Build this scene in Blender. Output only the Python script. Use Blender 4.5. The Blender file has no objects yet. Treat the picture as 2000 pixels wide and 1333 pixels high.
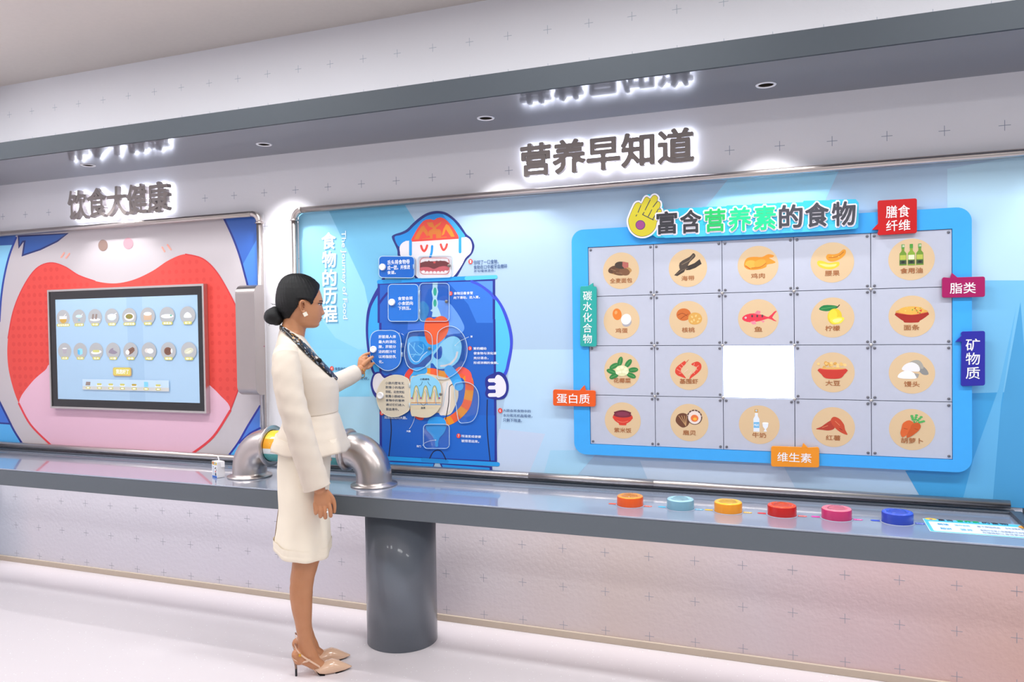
import bpy, bmesh, math, random
from mathutils import Vector, Matrix
from mathutils.geometry import tessellate_polygon
from math import pi, sin, cos, tan, atan2, sqrt, radians
random.seed(7)
SC = bpy.context.scene
COL = SC.collection
# ------------------------------------------------------------------ camera, world, lights, exposure
FPX = 1500.0
YAW, PITCH, ROLL = -.3644, -.0218, -.0146
CAM = Vector((0.0, -3.49, 1.5))
def _basis():
    cy, sy, cp, sp, cr, sr = cos(YAW), sin(YAW), cos(PITCH), sin(PITCH), cos(ROLL), sin(ROLL)
    f = Vector((sy*cp, cy*cp, sp)); r = Vector((cy, -sy, 0)); u = r.cross(f)
    return cr*r+sr*u, -sr*r+cr*u, f
RT, UP, FW = _basis()
cam = bpy.data.objects.new('camera', bpy.data.cameras.new('camera')); COL.objects.link(cam)
m = Matrix((RT, UP, -FW)).transposed().to_4x4(); m.translation = CAM
cam.matrix_world = m
cam.data.sensor_width = 36; cam.data.lens = FPX/2000*36; cam.data.clip_start = .05
SC.camera = cam
vs = SC.view_settings
vs.view_transform = 'Standard'; vs.look = 'None'; vs.gamma = 1; vs.use_curve_mapping = False
vs.exposure = -.12
wd = bpy.data.worlds.new('world'); SC.world = wd; wd.use_nodes = True
bgn = wd.node_tree.nodes['Background']; bgn.inputs[0].default_value = (.90, .95, 1, 1); bgn.inputs[1].default_value = .46
def area(name, loc, rot, sx, sy, power, col=(1, 1, 1)):
    l = bpy.data.lights.new(name, 'AREA'); l.shape = 'RECTANGLE'; l.size = sx; l.size_y = sy; l.energy = power; l.color = col
    o = bpy.data.objects.new(name, l); COL.objects.link(o); o.location = loc; o.rotation_euler = rot; return o
for x in (-6.2, -4.4, -2.6, -.8, 1.0, 2.8):
    area('ceiling_panel_light', (x, -1.25, 3.05), (0, 0, 0), 1.2, .2, 29, (.95, .985, 1))
for x in (-5, -2.5, 0, 2.5):
    area('ceiling_panel_light', (x, -3.9, 3.05), (0, 0, 0), 1.2, .5, 28, (.98, .99, 1))
led = area('added_led_strip', (-.9, -.055, .634), (0, 0, 0), 8.1, .02, 9, (.99, .98, 1)); led.data.spread = radians(60)  # unseen strip, added to brighten the floor beside the wall
DL_X = (-5.06, -3.83, -2.6, -1.36, -.14, 1.09)
for x in DL_X:
    l = bpy.data.lights.new('downlight_lamp', 'SPOT'); l.energy = 22; l.spot_size = radians(88); l.spot_blend = .5
    l.shadow_soft_size = .018; l.color = (.98, .985, 1)
    o = bpy.data.objects.new('downlight_lamp', l); COL.objects.link(o); o.location = (x, -.22, 2.44)
# ------------------------------------------------------------------ helpers
def ray(px, py):
    return RT*((px-1000)/FPX) + UP*((666.5-py)/FPX) + FW
def onY(px, py, Y=0.0):
    r = ray(px, py); return CAM + r*((Y-CAM.y)/r.y)
def onZ(px, py, Z=0.0):
    r = ray(px, py); return CAM + r*((Z-CAM.z)/r.z)
def onP(px, py, p, n):
    r = ray(px, py); return CAM + r*((Vector(p)-CAM).dot(n)/r.dot(n))
def lin(h):
    if isinstance(h, str):
        h = h.lstrip('#'); h = [int(h[i:i+2], 16)/255 for i in (0, 2, 4)]
    return tuple(c/12.92 if c <= .04045 else ((c+.055)/1.055)**2.4 for c in h)
MATS = {}
def mat(name, col, rough=.5, metal=0, coat=0, cior=1.5, emit=0, ecol=None, bump=None, noise=None, trans=0, spec=.5, ior=1.45):
    if name in MATS: return MATS[name]
    mt = bpy.data.materials.new(name); mt.use_nodes = True; nt = mt.node_tree; b = nt.nodes['Principled BSDF']
    c = lin(col); b.inputs['Base Color'].default_value = (*c, 1)
    b.inputs['Roughness'].default_value = rough; b.inputs['Metallic'].default_value = metal
    b.inputs['Coat Weight'].default_value = coat; b.inputs['Coat Roughness'].default_value = .06; b.inputs['Coat IOR'].default_value = cior
    b.inputs['Specular IOR Level'].default_value = spec; b.inputs['IOR'].default_value = ior
    b.inputs['Transmission Weight'].default_value = trans
    if emit:
        b.inputs['Emission Color'].default_value = (*lin(ecol or col), 1); b.inputs['Emission Strength'].default_value = emit
    tc = nt.nodes.new('ShaderNodeTexCoord')
    n = nt.nodes.new('ShaderNodeTexNoise'); n.inputs['Scale'].default_value = (noise or (40,))[0]; n.inputs['Detail'].default_value = 4
    nt.links.new(tc.outputs['Object'], n.inputs['Vector'])
    amt = noise[1] if noise else .03
    mx = nt.nodes.new('ShaderNodeMix'); mx.data_type = 'RGBA'
    mx.inputs[6].default_value = (*[x*(1-amt) for x in c], 1); mx.inputs[7].default_value = (*[min(1, x*(1+amt)) for x in c], 1)
    nt.links.new(n.outputs['Fac'], mx.inputs[0]); nt.links.new(mx.outputs[2], b.inputs['Base Color'])
    if bump:
        n2 = nt.nodes.new('ShaderNodeTexNoise'); n2.inputs['Scale'].default_value = bump[0]; n2.inputs['Detail'].default_value = 5
        bp = nt.nodes.new('ShaderNodeBump'); bp.inputs['Strength'].default_value = bump[1]; bp.inputs['Distance'].default_value = .002
        nt.links.new(tc.outputs['Object'], n2.inputs['Vector'])
        nt.links.new(n2.outputs['Fac'], bp.inputs['Height']); nt.links.new(bp.outputs['Normal'], b.inputs['Normal'])
    MATS[name] = mt; return mt
def print_mat(name='printed_film', rough=.45, emit=0):
    if name in MATS: return MATS[name]
    mt = bpy.data.materials.new(name); mt.use_nodes = True; nt = mt.node_tree; b = nt.nodes['Principled BSDF']
    a = nt.nodes.new('ShaderNodeAttribute'); a.attribute_name = 'Col'
    nt.links.new(a.outputs['Color'], b.inputs['Base Color']); b.inputs['Roughness'].default_value = rough
    if emit:
        nt.links.new(a.outputs['Color'], b.inputs['Emission Color']); b.inputs['Emission Strength'].default_value = emit
    MATS[name] = mt; return mt
def link(o, parent=None):
    COL.objects.link(o)
    if parent is not None:
        o.parent = parent
        o.matrix_parent_inverse = Matrix.Translation(-Vector(parent.location)) if parent.type == 'EMPTY' and parent.parent is None else Matrix()
        if parent.parent is not None:
            o.matrix_parent_inverse = Matrix()
    return o
def empty(name, loc, label, cat, group=None, kind=None):
    o = bpy.data.objects.new(name, None); o.empty_display_size = .05; o.location = loc; COL.objects.link(o)
    return tag(o, label, cat, group, kind)
def tag(o, label=None, cat=None, group=None, kind=None):
    if label: o['label'] = label
    if cat: o['category'] = cat
    if group: o['group'] = group
    if kind: o['kind'] = kind
    return o
class MB:
    """collects geometry in world space; build() links it as one mesh object"""
    def __init__(s): s.v = []; s.f = []; s.m = []; s.sm = []
    def add(s, v, f, mi=0, smooth=False):
        o = len(s.v); s.v += [tuple(p) for p in v]; s.f += [tuple(i+o for i in q) for q in f]
        s.m += [mi]*len(f); s.sm += [smooth]*len(f); return s
    def box(s, x0, x1, y0, y1, z0, z1, mi=0, rot=None, piv=None):
        v = [Vector((x, y, z)) for x in (x0, x1) for y in (y0, y1) for z in (z0, z1)]
        if rot is not None:
            pv = Vector(piv or ((x0+x1)/2, (y0+y1)/2, (z0+z1)/2)); v = [pv+rot@(p-pv) for p in v]
        return s.add(v, [(0, 1, 3, 2), (4, 6, 7, 5), (0, 4, 5, 1), (2, 3, 7, 6), (0, 2, 6, 4), (1, 5, 7, 3)], mi)
    def rings(s, rings, mi=0, cap=True, smooth=True, closed=True):
        n = len(rings[0]); v = [p for r in rings for p in r]; f = []
        for i in range(len(rings)-1):
            for j in range(n if closed else n-1):
                a, b = i*n+j, i*n+(j+1) % n; f.append((a, b, b+n, a+n))
        s.add(v, f, mi, smooth)
        if cap:
            for r, rev in ((rings[0], True), (rings[-1], False)):
                idx = list(range(n)); s.add(r, [tuple(idx[::-1] if rev else idx)], mi, False)
        return s
    def lathe(s, c, prof, n=32, axis=Vector((0, 0, 1)), mi=0, smooth=True, cap=True, refx=None):
        ax = Vector(axis).normalized(); u = Vector(refx) if refx else (ax.orthogonal()); u.normalize(); w = ax.cross(u)
        R = [[Vector(c)+ax*h+(u*cos(2*pi*k/n)+w*sin(2*pi*k/n))*r for k in range(n)] for r, h in prof]
        return s.rings(R, mi, cap, smooth)
    def tube(s, pts, rad, n=12, mi=0, cap=True, smooth=True):
        pts = [Vector(p) for p in pts]; R = []; nrm = None
        for i, p in enumerate(pts):
            t = (pts[min(i+1, len(pts)-1)]-pts[max(i-1, 0)]).normalized()
            if nrm is None: nrm = t.orthogonal().normalized()
            else:
                nrm = (nrm-t*nrm.dot(t)); nrm = nrm.normalized() if nrm.length > 1e-6 else t.orthogonal().normalized()
            b = t.cross(nrm); r = rad[i] if isinstance(rad, (list, tuple)) else rad
            R.append([p+(nrm*cos(2*pi*k/n)+b*sin(2*pi*k/n))*r for k in range(n)])
        return s.rings(R, mi, cap, smooth)
    def prism(s, poly, d, mi=0):
        """poly: list of 3D points (planar), d: extrusion vector"""
        n = len(poly); A = [Vector(p) for p in poly]; B = [p+Vector(d) for p in A]
        tri = tessellate_polygon([A]); s.add(A+B, [tuple(t) for t in tri]+[tuple(i+n for i in t[::-1]) for t in tri]+[(i, (i+1) % n, (i+1) % n+n, i+n) for i in range(n)], mi); return s
    def build(s, name, mats, parent=None, bevel=0, seg=2, auto=None):
        me = bpy.data.meshes.new(name); me.from_pydata(s.v, [], s.f)
        for mt in (mats if isinstance(mats, (list, tuple)) else [mats]): me.materials.append(mt)
        me.polygons.foreach_set('material_index', s.m); me.polygons.foreach_set('use_smooth', s.sm)
        bm = bmesh.new(); bm.from_mesh(me); bmesh.ops.remove_doubles(bm, verts=bm.verts, dist=1e-6); bmesh.ops.recalc_face_normals(bm, faces=bm.faces); bm.to_mesh(me); bm.free()
        o = bpy.data.objects.new(name, me); place(o, parent)
        if bevel:
            b = o.modifiers.new('b', 'BEVEL'); b.width = bevel; b.segments = seg; b.limit_method = 'ANGLE'; b.angle_limit = radians(40)
            o.data.polygons.foreach_set('use_smooth', [True]*len(me.polygons))
            w = o.modifiers.new('w', 'WEIGHTED_NORMAL'); w.keep_sharp = True
        return o
def root_loc(p):
    L = Vector()
    while p is not None: L += Vector(p.location); p = p.parent
    return L
def place(o, parent=None):
    """world-space mesh: pivot moved to parent's origin so children carry no offset"""
    COL.objects.link(o)
    if parent is not None:
        L = root_loc(parent); o.data.transform(Matrix.Translation(-L)); o.parent = parent
    return o
def rebase(o):
    """move origin of a top-level mesh to its base centre"""
    vs_ = [v.co for v in o.data.vertices]
    c = Vector(((min(v.x for v in vs_)+max(v.x for v in vs_))/2, (min(v.y for v in vs_)+max(v.y for v in vs_))/2, min(v.z for v in vs_)))
    o.data.transform(Matrix.Translation(-c)); o.location = c; return o
def struct(o): o['kind'] = 'structure'; return o
# ---- text glyphs
_tc = {}
def glyph(body, bold=0.0, res=3, space=1.0, line=1.0):
    k = (body, bold, res, space, line)
    if k in _tc: return _tc[k]
    cu = bpy.data.curves.new('t', 'FONT'); cu.body = body; cu.size = 1; cu.resolution_u = res; cu.offset = bold
    cu.space_character = space; cu.space_line = line; cu.fill_mode = 'FRONT'
    o = bpy.data.objects.new('t', cu); COL.objects.link(o)
    dg = bpy.context.evaluated_depsgraph_get(); dg.update()
    me = bpy.data.meshes.new_from_object(o.evaluated_get(dg))
    v = [(p.co.x, p.co.y) for p in me.vertices]; f = [tuple(p.vertices) for p in me.polygons]
    bpy.data.objects.remove(o); bpy.data.curves.remove(cu); bpy.data.meshes.remove(me)
    if not v: v = [(0, 0)]; f = []
    xs = [p[0] for p in v]; ys = [p[1] for p in v]
    _tc[k] = (v, f, min(xs), max(xs), min(ys), max(ys)); return _tc[k]
def catmull(P, closed=True, n=6):
    out = []; N = len(P)
    rng = range(N) if closed else range(N-1)
    for i in rng:
        g = (lambda j: P[j % N]) if closed else (lambda j: P[max(0, min(N-1, j))])
        p0, p1, p2, p3 = g(i-1), g(i), g(i+1), g(i+2)
        for k in range(n):
            t = k/n
            out.append(tuple(.5*((2*p1[a])+(-p0[a]+p2[a])*t+(2*p0[a]-5*p1[a]+4*p2[a]-p3[a])*t*t+(-p0[a]+3*p1[a]-3*p2[a]+p3[a])*t**3) for a in (0, 1)))
    if not closed: out.append(tuple(P[-1]))
    return out
def rrect(x0, y0, x1, y1, r, n=5):
    out = []
    for cx, cy, a0 in ((x1-r, y0+r, -90), (x1-r, y1-r, 0), (x0+r, y1-r, 90), (x0+r, y0+r, 180)):
        out += [(cx+r*cos(radians(a0+90*k/n)), cy+r*sin(radians(a0+90*k/n))) for k in range(n+1)]
    return out
class Art:
    """flat printed artwork: polygons on a plane, drawn in thin layers. mapping u,v -> 3D via fn(u,v,h)"""
    DL = .00005
    def __init__(s, fn, view=None):
        s.fn = fn; s.v = []; s.f = []; s.c = []; s.h = 0; s.view = view or (0, 0, 1)
    def _t(s, p): ox, oy, k = s.view; return (ox+p[0]/k, oy+p[1]/k)
    def tri(s, pts, faces, col, step=True):
        s.h += s.DL if step else (0 if step is None else .00002)
        c = lin(col); o = len(s.v)
        s.v += [tuple(s.fn(*s._t(p), s.h)) for p in pts]; s.f += [tuple(i+o for i in q) for q in faces]; s.c += [c]*len(faces)
    def poly(s, pts, col, smooth=0, step=True):
        if smooth: pts = catmull(pts, True, smooth)
        t = tessellate_polygon([[Vector((p[0], p[1], 0)) for p in pts]])
        s.tri(pts, t, col, step)
    def ell(s, cx, cy, rx, ry, col, n=20, step=True, rot=0):
        c, d = cos(rot), sin(rot)
        P = [(cx+rx*cos(2*pi*k/n)*c-ry*sin(2*pi*k/n)*d, cy+rx*cos(2*pi*k/n)*d+ry*sin(2*pi*k/n)*c) for k in range(n)]
        s.tri(P, [tuple(range(n))], col, step)
    def rr(s, x0, y0, x1, y1, r, col, dy=0):
        s.poly([(x, y+dy*(x-x0)/(x1-x0)) for x, y in rrect(x0, y0, x1, y1, r)], col)
    def stroke(s, pts, w, col, smooth=0, closed=False, dots=True, step=True):
        if smooth: pts = catmull(pts, closed, smooth)
        q = []
        for p in pts:
            if not q or (p[0]-q[-1][0])**2+(p[1]-q[-1][1])**2 > 1e-10: q.append(tuple(p))
        if closed and (q[0][0]-q[-1][0])**2+(q[0][1]-q[-1][1])**2 < 1e-10: q.pop()
        n = len(q); r = w/2; Lf, Rg = [], []
        for i in range(n):
            a_, b_ = (q[i-1], q[(i+1) % n]) if closed else (q[max(i-1, 0)], q[min(i+1, n-1)])
            def un(p0, p1):
                L = sqrt((p1[0]-p0[0])**2+(p1[1]-p0[1])**2) or 1; return ((p1[0]-p0[0])/L, (p1[1]-p0[1])/L)
            d1 = un(a_, q[i]) if a_ != q[i] else un(q[i], b_); d2 = un(q[i], b_) if b_ != q[i] else d1
            nx, ny = -(d1[1]+d2[1]), d1[0]+d2[0]; L = sqrt(nx*nx+ny*ny) or 1; nx, ny = nx/L, ny/L
            k = 1/max(.45, nx*-d1[1]+ny*d1[0])
            Lf.append((q[i][0]+nx*r*k, q[i][1]+ny*r*k)); Rg.append((q[i][0]-nx*r*k, q[i][1]-ny*r*k))
        V = Lf+Rg; Fc = [(i, (i+1) % n, (i+1) % n+n, i+n) for i in range(n if closed else n-1)]
        if dots and not closed:
            for c, e in ((q[0], Lf[0]), (q[-1], Rg[-1])):
                a0 = atan2(e[1]-c[1], e[0]-c[0]); o = len(V); V += [(c[0]+r*cos(a0+pi*k/6), c[1]+r*sin(a0+pi*k/6)) for k in range(7)]; Fc.append(tuple(range(o, o+7)))
        s.tri(V, Fc, col, step)
    def text(s, body, x0, y0, x1, y1, col, bold=0.0, res=2, rot=0, n=None, slant=0, space=1.0):
        """x0,y0 top-left, x1,y1 bottom-right of the ink box in view units (signed)"""
        v, f, a, b, c, d = glyph(body, 0, res, space); W_, H_ = max(b-a, 1e-6), max(d-c, 1e-6); bold *= .8
        if n is None: n = 8 if bold > .02 else (4 if bold > .004 else 0)
        offs = [(bold*cos(2*pi*k/n+.4), bold*sin(2*pi*k/n+.4)) for k in range(n)]+[(0, 0)]
        for i, (ox_, oy_) in enumerate(offs):
            P = []
            for (gx, gy) in v:
                u, w = (gx+ox_-a+bold)/(W_+2*bold), (gy+oy_-c+bold)/(H_+2*bold)
                if rot: u, w = w, 1-u
                P.append((x0+(x1-x0)*u, y1-(y1-y0)*w+slant*u))
            s.tri(P, f, col, i == 0)
    def build(s, name, parent=None, mt=None):
        me = bpy.data.meshes.new(name); me.from_pydata(s.v, [], s.f)
        at = me.attributes.new('Col', 'FLOAT_COLOR', 'CORNER'); data = []
        for fc, c in zip(s.f, s.c): data += [*c, 1.0]*len(fc)
        at.data.foreach_set('color', data); me.materials.append(mt or print_mat())
        o = bpy.data.objects.new(name, me); return place(o, parent)
def wallart(Y, view=None):
    return Art(lambda px, py, h: (lambda q: (q.x, q.y-h, q.z))(onY(px, py, Y)), view)
def wallrect(Y, view=None):
    return Art(lambda x, z, h: (x, Y-h, z), view)
# ------------------------------------------------------------------ setting
ZC, YF, ZS, YS, ZT = .735, -.512, 2.447, -.516, 3.08
XL, XR = -4.97, 3.2
def wall_mat():
    mt = mat('painted_wall', '#f2f0f5', .55, bump=(60, .25), noise=(3, .02)); return mt
def lower_wall_mat():
    mt = bpy.data.materials.new('watercolour_wallpaper'); mt.use_nodes = True; nt = mt.node_tree; b = nt.nodes['Principled BSDF']; b.inputs['Roughness'].default_value = .6
    tc = nt.nodes.new('ShaderNodeTexCoord'); sep = nt.nodes.new('ShaderNodeSeparateXYZ'); nt.links.new(tc.outputs['Object'], sep.inputs[0])
    ns = nt.nodes.new('ShaderNodeTexNoise'); ns.inputs['Scale'].default_value = 1.6; ns.inputs['Detail'].default_value = 8; nt.links.new(tc.outputs['Object'], ns.inputs['Vector'])
    ad = nt.nodes.new('ShaderNodeMath'); ad.operation = 'MULTIPLY_ADD'; ad.inputs[1].default_value = .9; nt.links.new(ns.outputs['Fac'], ad.inputs[0]); nt.links.new(sep.outputs['X'], ad.inputs[2])
    mp = nt.nodes.new('ShaderNodeMapRange'); mp.inputs[1].default_value = -4.6; mp.inputs[2].default_value = 1.4; nt.links.new(ad.outputs[0], mp.inputs[0])
    cr = nt.nodes.new('ShaderNodeValToRGB'); e = cr.color_ramp.elements
    e[0].position = 0; e[0].color = (*lin('#cfd6e2'), 1); e[1].position = 1; e[1].color = (*lin('#dfb9ae'), 1)
    for p, c in ((.08, '#e6e2ea'), (.4, '#e4dfe9'), (.6, '#dfd5d8'), (.7, '#dccbc6'), (.8, '#dccccf'), (.88, '#dfc4c6')):
        q = e.new(p); q.color = (*lin(c), 1)
    nt.links.new(mp.outputs[0], cr.inputs[0]); nt.links.new(cr.outputs[0], b.inputs['Base Color'])
    n2 = nt.nodes.new('ShaderNodeTexNoise'); n2.inputs['Scale'].default_value = 45; n2.inputs['Detail'].default_value = 6; nt.links.new(tc.outputs['Object'], n2.inputs['Vector'])
    bp = nt.nodes.new('ShaderNodeBump'); bp.inputs['Strength'].default_value = .5; bp.inputs['Distance'].default_value = .003
    nt.links.new(n2.outputs['Fac'], bp.inputs['Height']); nt.links.new(bp.outputs['Normal'], b.inputs['Normal'])
    return mt
def floor_mat():
    mt = bpy.data.materials.new('speckled_floor'); mt.use_nodes = True; nt = mt.node_tree; b = nt.nodes['Principled BSDF']; b.inputs['Roughness'].default_value = .32
    tc = nt.nodes.new('ShaderNodeTexCoord'); vo = nt.nodes.new('ShaderNodeTexVoronoi'); vo.inputs['Scale'].default_value = 55; nt.links.new(tc.outputs['Object'], vo.inputs['Vector'])
    cr = nt.nodes.new('ShaderNodeValToRGB'); e = cr.color_ramp.elements
    e[0].position = .10; e[0].color = (*lin('#ffffff'), 1); e[1].position = .16; e[1].color = (*lin('#dfd7da'), 1); nt.links.new(vo.outputs['Distance'], cr.inputs[0])
    vc = nt.nodes.new('ShaderNodeTexNoise'); vc.inputs['Scale'].default_value = 30; nt.links.new(tc.outputs['Object'], vc.inputs['Vector'])
    gt = nt.nodes.new('ShaderNodeMath'); gt.operation = 'GREATER_THAN'; gt.inputs[1].default_value = .53; nt.links.new(vc.outputs['Fac'], gt.inputs[0])
    mx = nt.nodes.new('ShaderNodeMix'); mx.data_type = 'RGBA'; mx.inputs[6].default_value = (*lin('#dfd7da'), 1)
    nt.links.new(gt.outputs[0], mx.inputs[0]); nt.links.new(cr.outputs[0], mx.inputs[7]); nt.links.new(mx.outputs[2], b.inputs['Base Color'])
    return mt
struct(MB().box(XL-.1, XR, -7, .1, -.1, 0).build('floor', floor_mat()))
wall_back = struct(MB().box(XL, XR, 0, .1, ZC-.04, ZT).build('wall_back', wall_mat()))
wl = struct(MB().box(XL, XR, 0, .1, 0, ZC-.04).build('wall_back_lower', lower_wall_mat()))
struct(MB().box(XL-.1, XL, -7, .1, 0, ZT).build('wall_left', wall_mat()))
struct(MB().box(XL-.1, XR, -7, .1, ZT, ZT+.1).build('ceiling', mat('ceiling_paint', '#e9ded6', .7)))
struct(MB().box(XL, XR, -.014, 0, 0, .032).build('baseboard_back', mat('beige_skirting', '#cbbba9', .4), bevel=.002))
graypaint = mat('grey_lacquer', '#6c737d', .32, coat=.35, noise=(120, .03))
gloss = mat('grey_gloss_lacquer', '#525966', .17, coat=.6, noise=(120, .02))
# canopy (bulkhead) with real recesses for the downlights
can = empty('canopy', (-1, -.25, ZS), 'long grey canopy running along the wall above the signs, holding downlights', 'canopy')
can.pop('category'); can['kind'] = 'structure'; can.name = 'trim_1'
can.pop('label')
def canopy():
    mb = MB(); r = .034; n = 24
    # underside with round holes: cells around each hole, plain strips between
    xs = [XL]
    for x in DL_X[1:]: xs += [x-.06, x+.06]
    xs.append(XR)
    for i in range(0, len(xs), 2):
        mb.add([(xs[i], YS, ZS), (xs[i+1], YS, ZS), (xs[i+1], 0, ZS), (xs[i], 0, ZS)], [(0, 1, 2, 3)])
    for x in DL_X[1:]:
        y = -.22
        mb.add([(x-.06, YS, ZS), (x+.06, YS, ZS), (x+.06, y-.06, ZS), (x-.06, y-.06, ZS)], [(0, 1, 2, 3)])
        mb.add([(x-.06, y+.06, ZS), (x+.06, y+.06, ZS), (x+.06, 0, ZS), (x-.06, 0, ZS)], [(0, 1, 2, 3)])
        I = [(x+r*cos(2*pi*k/n), y+r*sin(2*pi*k/n), ZS) for k in range(n)]
        O = []
        for k in range(n):
            c, s_ = cos(2*pi*k/n), sin(2*pi*k/n); q = .06/max(abs(c), abs(s_)); O.append((x+q*c, y+q*s_, ZS))
        mb.add(I+O, [(k, (k+1) % n, (k+1) % n+n, k+n) for k in range(n)])
    mb.build('underside', gloss, can)
    MB().box(XL, XR, YS-.002, YS+.01, ZS-.0005, 2.541).build('fascia', mat('fascia_paint', '#3a4047', .6), can, bevel=.001)
    MB().box(XL, XR, YS+.01, 0, 2.535, 2.541).build('top_board', graypaint, can)
canopy()
white = mat('white_plastic', '#f2f0f4', .35)
dark = mat('dark_reflector', '#3a3532', .3, metal=.8)
lampm = mat('lamp_lens', '#fff4e8', .3, emit=14)
for i, x in enumerate(DL_X[1:]):
    lab = ['round recessed downlight in the canopy over the left sign, leftmost', 'round recessed downlight in the canopy between the two signs, above the gap between the frames',
           'round recessed downlight in the canopy left of the large right sign', 'round recessed downlight in the canopy right of the large right sign', 'round recessed downlight in the canopy out at the far right'][i]
    d = empty('downlight', (x, -.22, ZS), lab, 'downlight', 'downlights in the canopy')
    c = (x, -.22, ZS)
    MB().lathe(c, [(.030, .02), (.030, -.001), (.033, -.004), (.039, -.003), (.041, .0005), (.0335, .0006), (.0335, .02)], 32, cap=False).build('trim_ring', white, d)
    MB().lathe(c, [(.030, .0), (.0275, .03), (.0225, .055)], 28, cap=False).build('reflector', dark, d)
    MB().lathe(c, [(.0224, .055), (.0224, .058)], 24).build('lens', lampm, d)
# crosses printed on the wallpaper
U = .18464
def crosses(name, cells, parent, col='#989eb2', s=.0205, w=.0022, Y=0.0):
    a = wallrect(Y-.0004)
    for k, (x, z) in enumerate(cells):
        st = True if k == 0 else None
        a.tri([(x-s, z-w/2), (x+s, z-w/2), (x+s, z+w/2), (x-s, z+w/2), (x-w/2, z-s), (x+w/2, z-s), (x+w/2, z-w/2), (x-w/2, z-w/2), (x-w/2, z+w/2), (x+w/2, z+w/2), (x+w/2, z+s), (x-w/2, z+s)],
              [(0, 1, 2, 3), (4, 5, 6, 7), (8, 9, 10, 11)], col, st)
    return a.build(name, parent)
gx = lambda i: (-17.292+1.1183*i)*U
gz = lambda j: (12.1594-j)*U
A1 = [(gx(i), gz(j)) for i in range(-9, 34) for j in (0, 1) if XL+.03 < gx(i) < XR and not (-4.33 < gx(i) < -3.35 and j == 0) and not (-1.12 < gx(i) < -.32 and j == 0)]
A1 += [(gx(3)-.005, gz(j)-.003) for j in range(2, 8)]
crosses('crosses_print', A1, wall_back)
b0 = onY(522.5, 144.5); b1 = onY(582.5, 133); b2 = onY(521.5, 80); dx = b1.x-b0.x; dz = b2.z-b0.z
crosses('crosses_print', [(b0.x+dx*i, b0.z+dz*j) for i in range(-13, 24) for j in (-1, 0, 1) if XL+.03 < b0.x+dx*i < XR and b0.z+dz*j < ZT-.01], wall_back, '#b9c0cc')
lx = lambda i: (-26.023+1.1183*i)*U
lz = lambda j: (1.8181-j)*U + .09
crosses('crosses_print', [(lx(i), (1.8181-j)*U+.0888) for i in range(-3, 44) for j in (-1, 0, 1, 2) if XL+.03 < lx(i) < XR and j >= 0], wl, '#9c9ca8')
# counter
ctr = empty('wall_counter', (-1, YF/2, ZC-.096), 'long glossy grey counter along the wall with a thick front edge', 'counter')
MB().box(XL+.001, XR, YF-.0015, -.002, ZC-.007, ZC).build('worktop', mat('counter_top_lightened', '#99a1b3', .16, coat=1, cior=1.6, noise=(120, .02)), ctr, bevel=.002)  # top colour lightened to carry the light falling on it
MB().box(XL+.001, XR, YF, -.002, ZC-.094, ZC-.0072).build('front_board', mat('counter_front_darkened', '#61686f', .4, noise=(120, .03)), ctr, bevel=.002)  # front colour darkened to stand in for its shade
MB().box(XL+.1, XR-.1, -.075, -.035, .6352, .6405).build('added_led_profile', mat('aluminium', '#b8b8bc', .4, metal=.8), ctr)  # unseen holder, added to go with the strip lamp
steel_d = mat('dark_upstand', '#565b64', .35, metal=.3)
MB().box(XL+.001, .76, -.045, -.002, ZC+.0002, ZC+.010).build('upstand', steel_d, ctr, bevel=.002)
colm = MB(); colm.lathe((-1.81, -.274, 0), [(.167, .0005), (.167, ZC-.095)], 72); o = colm.build('round_column', graypaint)
tag(rebase(o), 'thick round grey column holding up the counter behind the woman', 'column')
o.data.polygons.foreach_set('use_smooth', [len(p.vertices) == 4 for p in o.data.polygons])
# raised end of the counter at the right
re_ = empty('end_ledge', (.8, -.25, ZC), 'dark ledge with a blue strip at the right end of the counter', 'ledge')
MB().box(.735, .775, YF+.03, -.05, ZC+.0004, ZC+.016).build('track', steel_d, re_, bevel=.002)
MB().box(.778, .79, YF+.03, -.05, ZC+.0004, ZC+.03).build('side_plate', mat('black_plate', '#26262c', .4), re_)
MB().box(.7905, .83, YF+.03, -.05, ZC+.0004, ZC+.034).build('blue_strip', mat('blue_strip', '#1c2f7c', .4), re_)
# ---------------------------------------------------------------- steel pipe frames
steel = mat('brushed_steel', '#c9bfbb', .32, metal=1, noise=(15, .05))
PR = .0165; PY = -.034
def arc(c, a0, a1, r, n=8):
    return [(c[0]+r*cos(radians(a0+(a1-a0)*k/n)), PY, c[1]+r*sin(radians(a0+(a1-a0)*k/n))) for k in range(n+1)]
def hpipe(x0, x1, z): return MB().tube([(x0, PY, z), (x1, PY, z)], PR, 20)
zt, zb = 2.128, .772
fr = empty('pipe_frame', (-3.8, PY, zb), 'brushed steel pipe frame around the open mouth mural on the left', 'frame')
hpipe(XL+.02, -2.84, zt).build('top_pipe', steel, fr)
MB().tube(arc((-2.84, zt-.05), 90, 0, .05), PR*1.06, 20).build('elbow', steel, fr)
MB().lathe((-2.79, PY, zt-.056), [(PR*1.4, 0), (PR*1.4, .007)], 24).build('collar', steel, fr)
MB().tube([(-2.79, PY, zb+.045), (-2.79, PY, zt-.05)], PR, 20).build('upright_pipe', steel, fr)
MB().tube(arc((-2.84, zb+.05), 0, -90, .05), PR*1.06, 20).build('elbow', steel, fr)
hpipe(XL+.02, -2.84, zb).build('bottom_pipe', steel, fr)
MB().tube([(XL+.035, -.024, zb), (XL+.035, YF+.05, zb)], PR*.9, 16).build('return_pipe', steel, fr)
fr2 = empty('pipe_frame', (-.9, PY, zb), 'brushed steel pipe frame around the blue digestion and food wall', 'frame')
hpipe(-2.51, XR-.02, zt).build('top_pipe', steel, fr2)
MB().tube(arc((-2.51, zt-.05), 90, 180, .05), PR*1.06, 20).build('elbow', steel, fr2)
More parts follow.
